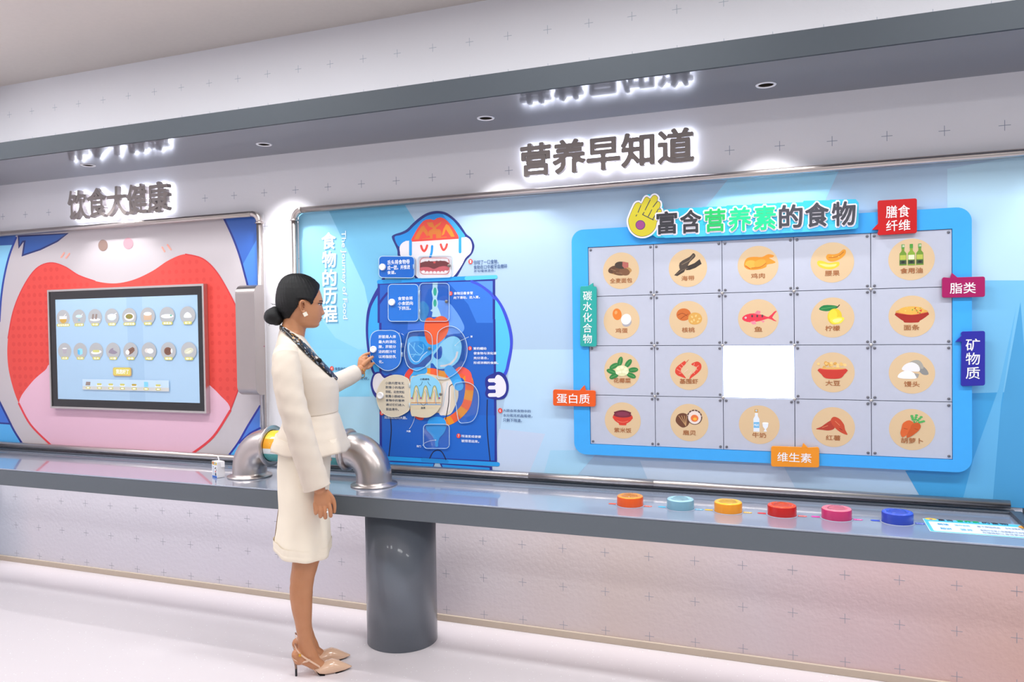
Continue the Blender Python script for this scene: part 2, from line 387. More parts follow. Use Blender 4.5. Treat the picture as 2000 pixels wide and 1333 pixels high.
MB().lathe((-2.56, PY, zt-.056), [(PR*1.4, 0), (PR*1.4, .007)], 24).build('collar', steel, fr2)
MB().tube([(-2.56, PY, zb+.045), (-2.56, PY, zt-.05)], PR, 20).build('upright_pipe', steel, fr2)
MB().tube(arc((-2.51, zb+.05), 180, 270, .05), PR*1.06, 20).build('elbow', steel, fr2)
hpipe(-2.51, .74, zb).build('bottom_pipe', steel, fr2)
MB().lathe((-.94, PY, zb), [(PR*1.04, -.3), (PR*1.04, .3)], 20, axis=(1, 0, 0)).build('pipe_sleeve', steel, fr2)
# steel touch box on the left frame's upright
bx = empty('steel_box', (-2.78, -.06, 1.08), 'brushed steel box with rounded front corners mounted on the left pipe frame', 'box')
def steelbox():
    z0, z1, d, r = 1.135, 1.735, .128, .05; P = []
    for cy, cz, a0 in ((-d+r, z1-r, 90), (-d+r, z0+r, 180)):
        for k in range(9): a = radians(a0+90*k/8); P.append((cy+r*cos(a), cz+r*sin(a)))
    poly = [(-.0525, z1)]+P+[(-.0525, z0)]
    mb = MB(); mb.prism([(-2.885, y, z) for y, z in poly], (.125, 0, 0)); return mb
steelbox().build('housing', mat('satin_steel', '#b9b0ad', .3, metal=1, noise=(20, .03)), bx, bevel=.003)
MB().lathe((-2.7595, -.055, 1.40), [(.003, 0), (.003, .001)], 10, axis=(1, 0, 0)).build('indicator', mat('magenta_dot', '#b0306a', .5), bx)
# ---------------------------------------------------------------- steel elbows with the printed drum
def elbow(x0, sgn, name_label, y=-.285):
    R = .0855; e = empty('steel_elbow', (x0, y, ZC), name_label, 'pipe'); Rb = .125; zt_ = ZC+.008+Rb+.035
    pts = [(x0, y, ZC+.004), (x0, y, ZC+.04)]
    cx, cz = x0+sgn*Rb, ZC+.04
    for k in range(1, 17):
        a = radians(90*k/16); pts.append((cx-sgn*Rb*cos(a), y, cz+Rb*sin(a)))
    MB().tube(pts+[(cx+sgn*.012, y, cz+Rb)], R, 40, cap=False).build('bend', steel, e)
    MB().lathe((x0, y, ZC+.0006), [(R, 0), (R+.026, 0), (R+.026, .007), (R+.003, .009), (R, .02)], 40, cap=False).build('base_flange', steel, e)
    MB().lathe((cx+sgn*.012, y, cz+Rb), [(R-.004, -.012), (R+.004, -.012), (R+.018, 0), (R+.018, .01), (R-.004, .01)], 40, axis=(sgn, 0, 0), cap=False).build('end_flange', steel, e)
    return cx+sgn*.023, cz+Rb
xa, za = elbow(-2.682, 1, 'brushed steel pipe elbow rising from the counter at the left of the woman')
xb, zb2 = elbow(-1.945, -1, 'brushed steel pipe elbow curving down to the counter at the right of the woman')
DY = -.285
dr = empty('printed_drum', ((xa+xb)/2, DY, za-.08), 'yellow white and teal printed drum held between the two steel elbows', 'drum')
def drum():
    r = .078; mb = MB(); n = 60
    def colr(a, t):  # a degrees from top toward camera
        if a < 100: return '#f6b82b' if a > 55 else '#f4d23c'
        if a < 118: return '#e9eef0'
        return '#4fa79f'
    art = Art(lambda u, v, h: (u, DY-(r+h)*sin(radians(v)), za+(r+h)*cos(radians(v))))
    for v0, v1, c in ((-180, -120, '#4fa79f'), (-120, -60, '#f4d23c'), (-60, 55, '#f4d23c'), (55, 92, '#f5a92a'), (92, 112, '#e9eef0'), (112, 180, '#57a9a6')):
        m_ = 8
        for k in range(m_):
            a, b = v0+(v1-v0)*k/m_, v0+(v1-v0)*(k+1)/m_
            art.tri([(xa, a), (xb, a), (xb, b), (xa, b)], [(0, 1, 2, 3)], c, False)
    art.h = .0005
    for cx, cv, rx, rv in ((xa+.05, 60, .02, 14), (xa+.075, 52, .02, 16), (xa+.1, 62, .02, 14), (xa+.085, 40, .016, 12)): art.ell(cx, cv, rx, rv, '#f5f1ea', 12)
    for k in range(6): art.ell(xa+.05+.05*k, 125+7*(k % 2), .018, 7, '#2f9a78', 10)
    art.ell(xb-.055, 118, .013, 9, '#e2574c', 12); art.ell(xb-.055, 118, .006, 4, '#f7e4de', 10)
    art.text('食物加工', xa+.05, 84, xa+.12, 72, '#e08a1a', .02) if False else None
    for k in range(3): art.ell(xa+.06+.022*k, 86, .007, 4, '#2c2f55' if k != 1 else '#f3efe6', 10)
    art.build('printed_skin', dr, print_mat('glossy_print', .2))
    MB().lathe(((xa+xb)/2, DY, za), [(r-.003, -(xb-xa)/2), (r-.003, (xb-xa)/2)], 40, axis=(1, 0, 0)).build('core', white, dr)
drum()
# ---------------------------------------------------------------- round buttons on the counter
BT = [((1229, 989), '#ea5a17', '#f39a25', 'orange', '#f2603a', '蛋白质'), ((1328, 995), '#7ba8bc', '#a8d3e0', 'pale teal', '#56c3ea', '脂类'), ((1422, 1000), '#f0961f', '#f8c02a', 'yellow', '#f4c321', '维生素'),
      ((1527, 1008), '#c41a17', '#ea4b1c', 'red', '#e83a3c', '膳食纤维'), ((1634, 1013), '#c8356c', '#f07f92', 'pink', '#e839ae', '矿物质'), ((1752, 1019), '#2a45b4', '#3f5bdc', 'blue', '#3b57d6', '碳水化合物')]
domem = mat('clear_dome', '#ffffff', .03, trans=1, ior=1.25)
for i, ((px, py), c1, c2, nm, c3, tx) in enumerate(BT):
    X = onZ(px, py, ZC).x; Y = -.32+.006*(i-1); z = ZC
    b = empty('push_button', (X, Y, z), nm+' round push button with a clear dome on the counter', 'button', 'round buttons on the counter')
    m1 = mat('button_side_'+nm.replace(' ', '_'), c1, .3, coat=.3); m2 = mat('button_top_'+nm.replace(' ', '_'), c2, .25, coat=.4)
    MB().lathe((X, Y, z), [(.060, .0004), (.060, .001), (.055, .0012)], 40, cap=False).build('seal_ring', mat('clear_seal', '#aab2c6', .3), b)
    MB().lathe((X, Y, z), [(.054, .001), (.0545, .004), (.0545, .034), (.0535, .038)], 48, cap=False).build('body', m1, b)
    MB().lathe((X, Y, z), [(.0535, .038), (.051, .041), (.043, .0418), (.037, .040), (.034, .034)], 48, cap=False).build('top_ring', m2, b)
    MB().lathe((X, Y, z), [(.034, .030), (.034, .034)], 32).build('insert', m2, b)
    MB().lathe((X, Y, z), [(.034, .0345), (.0335, .039), (.029, .044), (.02, .048), (.01, .0498), (.0005, .0502)], 32, cap=False).build('dome', domem, b)
    ang = 0.0 if i < 4 else 0
    a = Art(lambda u, v, h: (X+u, Y+v, z+.0006+h))
    a.poly(rrect(-.092, -.011, .092, .011, .0109), c3); a.text(tx, .0625, .0055, .087, -.0055, '#fff4ec', .01); 
    a.build('label_strip', b)
# ---------------------------------------------------------------- info card stuck on the counter
def infocard():
    P = [onZ(1799, 1009, ZC), onZ(1812+5, 1033, ZC)]
    x0, y1, y0 = P[0].x, -.19, -.405; x1 = x0+.42
    a = Art(lambda u, v, h: (x0+.4*u, y1+(y0-y1)*v, ZC+.0006+h))
    e = empty('info_card', ((x0+x1)/2, -.3, ZC), 'printed instruction card with light blue border lying flat at the right end of the counter', 'card')
    a.poly(rrect(0, .08, .97, 1, .04), '#e9f4fb'); a.poly(rrect(.005, .09, .965, .98, .035), '#59c6f2'); a.poly(rrect(.035, .27, .955, .93, .03), '#e9f2fb')
    a.ell(.07, .10, .05, .07, '#f2d03a'); a.ell(.07, .12, .015, .03, '#a0487e')
    a.text('富含', .125, .05, .26, .19, '#33323a', .03); a.text('营养素', .28, .05, .47, .19, '#12b36a', .03); a.text('的食物', .49, .05, .70, .19, '#33323a', .03)
    a.text('玩法', .10, .38, .19, .50, '#3aa7de', .03); a.text('操作说明', .24, .38, .36, .50, '#8fc9ea', .02); a.text('按下按钮找出', .42, .37, .60, .49, '#8e97ad', .01); a.text('含有该营养素的食物', .64, .37, .86, .48, '#8e97ad', .01)
    a.text('知识', .10, .68, .19, .80, '#3aa7de', .03); a.text('营养', .26, .66, .36, .80, '#8fc9ea', .02); a.text('食物中含有人体需要的多种营养素', .42, .62, .82, .74, '#8e97ad', .01); a.text('合理搭配让身体更加健康', .42, .78, .80, .9, '#8e97ad', .01)
    # child in a straw hat, plain drawing
    a.ell(.93, .27, .17, .17, '#f0a63a', 24); a.ell(.93, .33, .135, .13, '#6b4630', 24); a.ell(.92, .43, .115, .12, '#f8d8cd', 24)
    a.ell(.885, .42, .02, .035, '#23263a', 12); a.ell(.96, .42, .02, .035, '#23263a', 12); a.ell(.92, .49, .02, .015, '#e8605c', 10)
    a.poly([(.82, .56), (1.03, .56), (1.06, .66), (.80, .66)], '#3f9fd0'); a.poly([(.83, .66), (1.03, .66), (1.05, .80), (.82, .80)], '#e58a9a'); a.ell(.80, .66, .045, .05, '#f2c9b8'); a.ell(1.06, .72, .05, .05, '#f2c9b8')
    a.ell(.90, .9, .055, .06, '#c4702c'); a.ell(1.02, .92, .06, .055, '#d99a2c')
    a.build('print', e)
infocard()
# ---------------------------------------------------------------- milk carton
def carton():
    p = onZ(424, 933, ZC); L = Vector((p.x, p.y+.01, ZC)); e = empty('milk_carton', L, 'small white drink carton with a yellow band and a straw standing on the counter', 'carton')
    rz = Matrix.Rotation(radians(-24), 3, 'Z'); w, d, h = .031, .02, .083
    def T(x, y, z): return L+rz@Vector((x, y, z))
    mb = MB(); v = [T(sx*w, sy*d, z) for z in (.0006, h) for sx, sy in ((-1, -1), (1, -1), (1, 1), (-1, 1))]
    mb.add(v, [(0, 3, 2, 1), (4, 5, 6, 7), (0, 1, 5, 4), (1, 2, 6, 5), (2, 3, 7, 6), (3, 0, 4, 7)])
    mb.build('box', mat('carton_board', '#f3f1f4', .35), e, bevel=.002)
    MB().add([T(w, -d*.1, h-.001), T(w+.006, -d*.1, h-.028), T(w, d, h-.001), T(w+.006, d*.9, h-.028), T(w+.0005, -d*.1, h-.001), T(w+.0065, -d*.1, h-.029)], [(0, 1, 3, 2), (4, 5, 3)]).build('folded_flap', mat('carton_board', '#f3f1f4'), e)
    MB().tube([T(.012, .002, h-.002), T(.005, .002, h+.008), T(-.006, .002, h+.022)], .0028, 10).build('straw', white, e)
    a = Art(lambda u, v, hh: T(-w+2*w*u, -d-.0004-hh, h*(1-v)))
    a.poly(rrect(.06, .03, .94, .2, .07), '#e9c52a'); a.ell(.3, .1, .12, .09, '#c93545'); a.ell(.3, .1, .05, .04, '#f6dadd'); a.ell(.62, .11, .16, .05, '#9cc3e2')
    a.poly([(.08, .89), (.95, .87), (.95, .99), (.08, .99)], '#2f6fd0')
    a.poly([(.25, .36), (.37, .36), (.4, .46), (.42, .86), (.2, .86), (.22, .46)], '#d8dde8'); a.poly([(.23, .31), (.39, .31), (.38, .37), (.24, .37)], '#6f96ba')
    a.ell(.7, .5, .13, .11, '#f7f3f1'); a.ell(.62, .42, .07, .04, '#1f1f24'); a.ell(.76, .38, .07, .05, '#1f1f24'); a.ell(.86, .5, .05, .04, '#1f1f24'); a.ell(.7, .6, .11, .04, '#e0545c')
    a.poly([(.62, .68), (.8, .68), (.86, .84), (.58, .86)], '#47566e')
    a.build('print', e)
carton()
# ---------------------------------------------------------------- raised, back-lit signs
letterm = mat('grey_metal_letter', '#948a86', .38, metal=.35); glow = mat('backlight', '#eef3ff', .5, emit=6.5)
def extr(mb, A, B, f, N):
    ed = {}
    for q in f:
        for t in range(len(q)):
            k2 = (q[t], q[(t+1) % len(q)]); ed[k2] = ed.get(k2, 0)+1
    side = [(k2[0], k2[1], k2[1]+N, k2[0]+N) for k2 in ed if (k2[1], k2[0]) not in ed]
    mb.add(A+B, [tuple(q) for q in f]+[tuple(i_+N for i_ in q[::-1]) for q in f]+side)
def sign(text, px, label, bold, depth=.03, par_=.25):
    """px: left x, right x, then x,top y,bottom y of the ink of one end character"""
    a = onY(px[0], 300, -.03).x; b = onY(px[1], 300, -.03).x; z1 = onY(px[2], px[3], -.045).z; z0 = onY(px[2], px[4], -.045).z
    v, f, ax, bx_, cy, dy = glyph(text, 0, 4); ax -= bold; bx_ += bold; cy -= bold; dy += bold
    kx, kz = (b-a)/(bx_-ax), (z1-z0)/(dy-cy)
    e = empty('lit_sign', ((a+b)/2, -.02, z0), label, 'sign')
    for i, ch in enumerate(text):
        w0 = None
        for bd, mt, y0_, y1_, nm in ((bold, letterm, -.018-depth, -.018, 'character'), (bold+.006, glow, -.0175, -.007, 'backlight')):
            v, f = glyph(ch, 0, 4)[:2]
            mb = MB(); N = len(v)
            for q_ in range(9):
                ox_, oz_ = (0, 0) if q_ == 8 else (bd*cos(q_*pi/4+.39)*.9, bd*sin(q_*pi/4+.39)*.9)
                P = [(a+(gx_+ox_+i*1.0-ax)*kx, z0+(gy_+oz_-cy)*kz) for gx_, gy_ in v]
                A = [(p[0], y0_-q_*.00005, p[1]) for p in P]; B = [(p[0], y1_-q_*.00005, p[1]) for p in P]
                if q_ < 8: extr(mb, A, B, f, N)
            extr(mb, A, B, f, N)
            o = mb.build(nm, mt, w0 or e)
            w0 = w0 or o
sign('饮食大健康', (134, 331, 150, 371, 429), 'smaller back-lit sign of five grey metal characters on the left part of the wall', .027)
sign('营养早知道', (1018, 1357, 1340, 248, 319), 'larger back-lit sign of five grey metal characters over the blue food wall', .037)
# ------------------------------------------------------------------ left mural and screen
def inside(p, poly):
    x, y = p; c = False; n = len(poly)
    for i in range(n):
        (x1, y1), (x2, y2) = poly[i], poly[i-1]
        if (y1 > y) != (y2 > y) and x < (x2-x1)*(y-y1)/(y2-y1)+x1: c = not c
    return c
ZB0, ZB1 = ZC+.02, 2.128
ml = empty('mouth_mural', (-3.85, -.005, ZB0), 'mural of a wide open red mouth with a pink tongue behind the screen', 'mural')
MB().box(XL+.002, -2.79, -.006, -.0006, ZB0, ZB1).build('backing_board', white, ml)
a = wallart(-.0065, (0, 340, 2.15))
L0 = -20
def zpx(x, z, view=(0, 340, 2.15)):   # view coords of wall point at photo x, height z
    # solve y so that onY(x, y).z == z
    px = view[0]+x/view[2]; lo, hi = -200, 1500
    for _ in range(40):
        mid = (lo+hi)/2
        if onY(px, mid).z > z: lo = mid
        else: hi = mid
    return (x, (lo-view[1])*view[2])
T = lambda x: zpx(x, ZB1); B_ = lambda x: zpx(x, ZB0)
a.poly([T(L0), T(1092), B_(1092), B_(L0)], '#c6bdc0')
a.poly([T(L0), T(68), (60, 292), (40, 340), (18, 430), (5, 520), (0, 600), (L0, 640)], '#8ccff2')
a.poly([T(L0), T(68), (58, 298), (L0, 302)], '#2b5cab')
a.stroke([(68, 268), (40, 340), (18, 430), (5, 520), (-2, 620)], 8, '#1f3f9c', 5)
hair = [(78, 262), (282, 251), (240, 283), (170, 317), (95, 342), (104, 283), (96, 284), (80, 307)]
a.poly(hair, '#2b5cab'); a.stroke(hair, 7, '#1b2d70', 0, True)
a.poly([T(942), T(1092), (1092, 700), (1065, 590), (1045, 490), (1030, 430), (1005, 340), (975, 260)], '#4a86e0')
a.poly([T(942), T(1092), (1092, 250), (1020, 380), (1005, 340), (975, 260)], '#3566bd')
a.stroke([(942, 190), (975, 260), (1005, 340), (1030, 430), (1045, 490), (1065, 590), (1090, 700)], 8, '#1d2f86', 5)
a.poly([(1092, 975), (1092, 1075), (1000, 1140), (1040, 1060)], '#4a7cd2'); a.poly([(1092, 1070), B_(1092), B_(955), (1005, 1130)], '#55b0ec')
a.stroke([(1092, 975), (1040, 1060), (1000, 1130), (955, 1190)], 8, '#24309a', 4); a.stroke([(1092, 1068), (1050, 1090), (1005, 1130)], 8, '#24309a')
a.poly([(L0, 930), (0, 965), (45, 1048), (L0, 1044)], '#3a70cf'); a.poly([(L0, 1046), (48, 1050), (97, 1140), (L0, 1140)], '#55b0ec')
a.stroke([(-10, 940), (30, 1020), (60, 1080), (97, 1138)], 8, '#1d2f86', 3); a.stroke([(-10, 1046), (46, 1050)], 7, '#1d2f86')
mouth = catmull([(210, 373), (150, 400), (95, 480), (55, 580), (34, 690), (33, 790), (50, 880), (80, 965), (130, 1055), (215, 1140), (360, 1210), (520, 1240), (680, 1225), (805, 1177), (895, 1105), (967, 995), (1005, 890), (1024, 790), (1022, 680), (1000, 580), (955, 485), (905, 405), (850, 355), (780, 337), (710, 362), (640, 408), (560, 445), (480, 460), (400, 450), (330, 425), (270, 388)], True, 6)
clipz = lambda P: [(x, min(y, B_(x)[1])) for x, y in P]
mouthc = clipz(mouth)
a.poly(mouthc, '#e5483f')
dots = []
for i in range(60):
    for j in range(32):
        x = -4.93+i*.0505; z = .95+j*.052
        # to view coords
        q = Vector((x, 0, z))-CAM; px = 1000+FPX*q.dot(RT)/q.dot(FW); py = 666.5-FPX*q.dot(UP)/q.dot(FW)
        p = (px*2.15, (py-340)*2.15)
        if all(inside((p[0]+dx_, p[1]+dy_), mouthc) for dx_, dy_ in ((14, 0), (-14, 0), (0, 22), (0, -22))): dots.append(p)
for k, p in enumerate(dots):
    if 215 < p[0] < 840 and p[1] > 500: continue
    t = min(1, abs(p[0]-530)/500); a.ell(p[0], p[1], 7.5, 9.5, '#dd3f38', 12, True if k == 0 else None)
tongue = [(80, 965), (130, 880), (190, 825), (240, 790), (520, 760), (800, 800), (860, 868), (920, 925), (967, 995), (895, 1105), (805, 1177), (680, 1225), (520, 1240), (360, 1210), (215, 1140), (130, 1055)]
a.poly(clipz(catmull(tongue, True, 5)), '#e6b9cb')
lip = [p for p in mouth]
seg = catmull([(80, 965), (130, 1055), (215, 1140)], False, 6); a.stroke(clipz(seg), 8, '#e23c42'); seg = catmull([(805, 1177), (895, 1105), (967, 995)], False, 6); a.stroke(clipz(seg), 10, '#e23c42')
a.stroke(catmull([(967, 995), (1005, 890), (1024, 790), (1022, 680), (1000, 580), (955, 485), (905, 405), (850, 355), (780, 337)], False, 5), 5, '#d42f34')
a.stroke(catmull([(34, 690), (55, 580), (95, 480), (150, 400), (210, 373), (270, 388), (330, 425), (400, 450)], False, 5), 4, '#d8343a')
a.ell(433, 300, 20, 24, '#94796f'); a.ell(539, 292, 21, 24, '#cf98a2')
for s_ in (((258, 350), (270, 332)), ((278, 353), (292, 335)), ((682, 308), (692, 326)), ((704, 298), (718, 318))): a.stroke(s_, 7, '#f1a493')
a.build('mouth_print', ml)
# ---- screen
P4 = [onY(92, 568, -.05), onY(397, 553, -.05), onY(402, 808, -.05), onY(101, 795, -.05)]
sx0, sx1 = onY(95, 680, -.04).x, onY(400, 680, -.04).x; sz1 = (onY(94, 568, -.04).z+onY(397, 553, -.04).z)/2; sz0 = (onY(402, 810, -.04).z+onY(99, 796, -.04).z)/2
scn = empty('wall_screen', ((sx0+sx1)/2, -.03, sz0), 'flat touch screen with a black bezel and silver rim in the open mouth mural', 'screen')
rim = MB()
for x0, x1, z0, z1 in ((sx0, sx1, sz0, sz0+.012), (sx0, sx1, sz1-.012, sz1), (sx0, sx0+.012, sz0+.0121, sz1-.0121), (sx1-.012, sx1, sz0+.0121, sz1-.0121)):
    rim.box(x0, x1, -.04, -.01, z0, z1)
rim.build('silver_rim', mat('silver_rim', '#c9c3c0', .3, metal=.9), scn)
MB().box(sx0+.0121, sx1-.0121, -.034, -.011, sz0+.0121, sz1-.0121).build('bezel', mat('black_glass', '#141317', .12, coat=.5), scn)
q0, q1 = sx0+.062, sx1-.05; r1, r0 = sz1-.062, sz0+.058
a = Art(lambda u, v, h: (q0+(q1-q0)*(u-72)/(1545-72), -.0345-h, r1+(r0-r1)*(v-110)/(1232-110)))
# content in coordinates of a straightened screen image
a.poly([(72, 110), (1545, 110), (1545, 1232), (72, 1232)], '#a2bfd8')
a.poly([(840, 110), (1000, 110), (1010, 1232), (850, 1232)], '#9ab8d3')
names1 = ['番茄鸡蛋面', '小米粥', '牛排', '汤圆', '麻婆豆腐', '米饭', '清蒸鱼', '包子']
names2 = ['奶茶', '牛奶', '玉米', '红薯', '春卷', '鸡蛋', '面包', '饺子']
YW = '#c8c25e'
def plate(cx, cy, k, nm):
    a.ell(cx, cy, 74, 92, '#a9aaac', 28)
    W_ = '#e3e8f0'
    if k == 0: a.ell(cx, cy+20, 38, 40, '#c39a43'); a.poly([(cx-42, cy-20), (cx+42, cy-20), (cx+40, cy+12), (cx-40, cy+12)], W_); a.stroke([(cx+5, cy-15), (cx+30, cy-45)], 5, '#efe9e0')
    if k == 1: a.ell(cx, cy-15, 36, 18, '#bcd6ea'); a.ell(cx, cy+28, 14, 12, '#7fa9b8'); a.stroke([(cx+20, cy-15), (cx+40, cy-40)], 5, W_)
    if k == 2: a.ell(cx, cy+26, 56, 16, W_); [a.poly([(cx-36+d, cy+18), (cx-28+d, cy-36), (cx-6+d, cy-36), (cx-14+d, cy+22)], '#8f8079') for d in (0, 34)]
    if k == 3: a.ell(cx, cy+2, 46, 36, '#cfdaea'); a.ell(cx, cy-14, 46, 15, '#e4ecf5'); a.stroke([(cx+20, cy-20), (cx+50, cy-40)], 8, W_)
    if k == 4: a.ell(cx, cy+4, 52, 42, W_); a.ell(cx, cy, 38, 28, '#8f7d3c'); [a.ell(cx+dx_, cy+dy_, 7, 5, '#6e8a42') for dx_, dy_ in ((-15, -5), (12, -10), (5, 10), (22, 6), (-22, 8))]
    if k == 5: a.poly([(cx-42, cy-10), (cx+42, cy-10), (cx+38, cy+42), (cx-38, cy+42)], '#c9a98c'); a.ell(cx, cy-24, 40, 20, W_)
    if k == 6: a.ell(cx, cy+6, 62, 22, W_); a.ell(cx, cy+2, 40, 12, '#d9d3cf'); a.ell(cx+38, cy-2, 10, 8, '#4fa98c')
    if k == 7: a.poly([(cx-32, cy+24), (cx-30, cy-8), (cx, cy-32), (cx+30, cy-8), (cx+34, cy+24)], '#e2ebf4', 4)
    if k == 8: a.poly([(cx-26, cy-30), (cx+26, cy-30), (cx+16, cy+28), (cx-16, cy+28)], '#a79fa8'); a.ell(cx, cy-30, 26, 7, W_)
    if k == 9: a.poly([(cx-28, cy-18), (cx-4, cy-32), (cx+26, cy-20), (cx+26, cy+32), (cx-4, cy+44), (cx-28, cy+34)], '#8dcdf2'); a.poly([(cx-28, cy-18), (cx-4, cy-8), (cx-4, cy+44), (cx-28, cy+34)], '#55aee6')
    if k == 10: a.ell(cx, cy+12, 56, 22, W_, rot=-.1); a.poly(rrect(cx-38, cy-12, cx+36, cy+14, 12), '#c6c473')
    if k == 11: a.poly([(cx-46, cy+18), (cx-28, cy-18), (cx+6, cy-34), (cx+2, cy-14), (cx+46, cy+14), (cx+10, cy+34)], '#8b8190', 3)
    if k == 12: a.poly([(cx-40, cy+4), (cx+24, cy-44), (cx+44, cy-4), (cx-12, cy+42)], '#7b5a4b', 2); a.ell(cx-30, cy+14, 20, 26, '#e9e6e6'); a.stroke([(cx-8, cy+2), (cx+36, cy-22)], 4, '#5d4236')
    if k == 13: a.ell(cx-18, cy-4, 24, 24, '#d5cfc9'); a.ell(cx+14, cy, 32, 28, '#dde2e6')
    if k == 14: a.ell(cx-4, cy+2, 38, 42, '#77503f'); a.ell(cx+32, cy, 9, 24, W_); [a.stroke([(cx-22+d, cy-24), (cx-24+d, cy+26)], 4, '#553529') for d in (0, 14, 28)]
    if k == 15: a.ell(cx, cy, 46, 30, '#c9c9b2', rot=-.4); a.ell(cx-4, cy+4, 30, 16, '#dad8c4', rot=-.4); a.stroke([(cx-30, cy+12), (cx+26, cy-20)], 3, '#a5a374')
    w = 18+11*len(nm); a.poly(rrect(cx-w, cy+64, cx+w, cy+96, 14), YW); a.text(nm, cx-w+10, cy+69, cx+w-10, cy+91, '#eef0ee', .02)
X1 = (155, 328, 503, 683, 866, 1055, 1250, 1450)
for k in range(8): plate(X1[k]+(4 if k else 0), 318, k, names1[k]); plate(X1[k]+8, 690, k+8, names2[k])
a.poly(rrect(690, 868, 882, 962, 18), '#c69c5c'); a.poly(rrect(694, 870, 872, 952, 18), '#cfc05f'); a.text('我选好了', 722, 888, 856, 938, '#f0eee6', .03)
a.poly([(360, 1000), (1258, 1000), (1258, 1118), (360, 1118)], '#b9cfe4'); a.poly([(360, 1078), (1258, 1078), (1258, 1118), (360, 1118)], '#c3c3bf')
for k in range(7):
    x = 420+k*122
    if k == 5: a.poly(rrect(x-20, 1020, x+20, 1074, 4), '#7cc6f0')
    elif k == 0: a.poly([(x-28, 1070), (x-20, 1030), (x+28, 1030), (x+22, 1070)], '#8f8079')
    else: a.ell(x, 1066, 32, 10, '#e3e8f0'); a.poly(rrect(x-24, 1044, x+24, 1066, 8), ('#b59b45' if k == 4 else '#c4bf6a'))
    a.poly(rrect(x-25, 1084, x+25, 1108, 10), YW); a.poly(rrect(x-15, 1090, x+15, 1102, 3), '#eceeea')
a.build('display', scn, print_mat('screen_print', .12, .16))
# ------------------------------------------------------------------ right mural background
BX0 = -2.553
mr = empty('blue_wall_mural', (-.8, -.005, ZB0), 'pale blue geometric mural board filling the large right pipe frame', 'mural')
MB().box(BX0, XR-.01, -.006, -.0006, ZB0, ZB1).build('backing_board', mat('sky_blue_board', '#5fb4dc', .4), mr)
a = wallrect(-.0063); V = lambda px, py: (lambda q: (max(BX0+.001, q.x), min(ZB1-.001, max(ZB0+.001, q.z))))(onY(px, py, -.006))
def zone(P, c): a.poly([V(*p) for p in P], c)
a.poly([(BX0, ZB0), (XR-.01, ZB0), (XR-.01, ZB1), (BX0, ZB1)], '#acc6df')
zone([(560, 380), (788, 360), (822, 450), (790, 700), (760, 1000), (560, 1000)], '#93d1f1')
zone([(640, 370), (788, 370), (822, 450), (790, 560), (728, 640), (712, 560)], '#71bade')
zone([(560, 683), (722, 683), (722, 775), (560, 775)], '#86cdf0'); zone([(560, 775), (775, 775), (765, 1000), (560, 1000)], '#a9d0ea')
zone([(560, 560), (625, 620), (655, 660), (700, 683), (560, 683)], '#84caf0')
zone([(1000, 683), (1125, 683), (1125, 1000), (965, 1000)], '#b9d7f0'); zone([(975, 838), (1065, 848), (1030, 940), (960, 940)], '#c5d3ea')
zone([(1340, 452), (1425, 335), (1640, 320), (1590, 440)], '#a5daf4')
zone([(1075, 880), (1170, 880), (1120, 990), (1060, 990)], '#a8d4ee'); zone([(1250, 900), (1530, 910), (1560, 990), (1270, 990)], '#c3d2e6')
zone([(1850, 330), (2010, 300), (2010, 550), (1850, 548)], '#b4d6ea')
zone([(1850, 548), (2010, 548), (2010, 770), (1850, 770)], '#74bbe4')
zone([(1850, 770), (2010, 765), (2010, 1010), (1803, 1000), (1768, 920), (1850, 910)], '#3f9fd8')
zone([(1993, 590), (2010, 800), (2010, 990), (1938, 990), (1955, 800)], '#4a9ed2'); zone([(1985, 600), (1955, 790), (1938, 990), (1878, 990), (1900, 900), (1950, 760)], '#62b2e2')
a.poly([V(2005, 300), (XR-.01, ZB1), (XR-.01, ZB0), V(2005, 990)], '#4ba4da')
# title
TW = '#eaf4fc'
def vtitle(ox, oy, col):
    ys = [(455, 487), (491, 523), (527, 559), (563, 594), (597, 630)]
    for ch, (y0, y1) in zip('食物的历程', ys):
        x0 = 629.5+(y0-455)*.022
        p, q = onY(x0+ox, y0+oy), onY(x0+28.5+ox, y1+oy); a.text(ch, p.x, p.z, q.x, q.z, col, .035, 3)
vtitle(1.6, 2.2, '#5fa9cf'); vtitle(0, 0, '#f2f7fd')
p, q = onY(666, 452), onY(681, 624); a.text('The Journey of Food', p.x, p.z, q.x, q.z, '#dcebfa', .022, 3, rot=1)
NB = '#2a4a80'
def lines(rows, bold=.008, art=None, hgt=None):
    for t, x0, y0, x1, y1, c in rows:     # photo pixels: top-left and bottom-right of the ink
        p, q = onY(x0, y0), onY(x1, y1); (art or a).text(t, p.x, p.z, q.x, q.z, c, bold)
def badge(n, x, y, art=None):
    t = art or a; p = onY(x, y); t.ell(p.x, p.z, .0115, .0125, '#e8493f', 18); t.text(n, p.x-.004, p.z+.007, p.x+.004, p.z-.007, '#f6eeee', .01)
badge('1', 920.5, 511.5)
lines([('你咬了一口食物，', 926.5, 509, 975, 516, NB), ('食物在口中被牙齿磨碎', 926.5, 519, 992, 524, NB), ('并与唾液混合。', 927, 528, 969, 531, NB)])
badge('4', 650, 720); lines([('食糜继续前行，', 656, 717.5, 690, 724.5, NB), ('进入又细又长的小肠', 656, 726, 712, 733, NB), ('营养被小肠吸收。', 664, 735.5, 723, 742.5, NB)])
badge('6', 978.5, 802); lines([('大肠会将食物中的', 984, 799, 1038, 806, NB), ('水分和无机盐吸收，', 984, 808, 1041, 816, NB), ('只剩下残渣。', 984, 817, 1021, 825, NB)])
a.build('mural_print', mr)
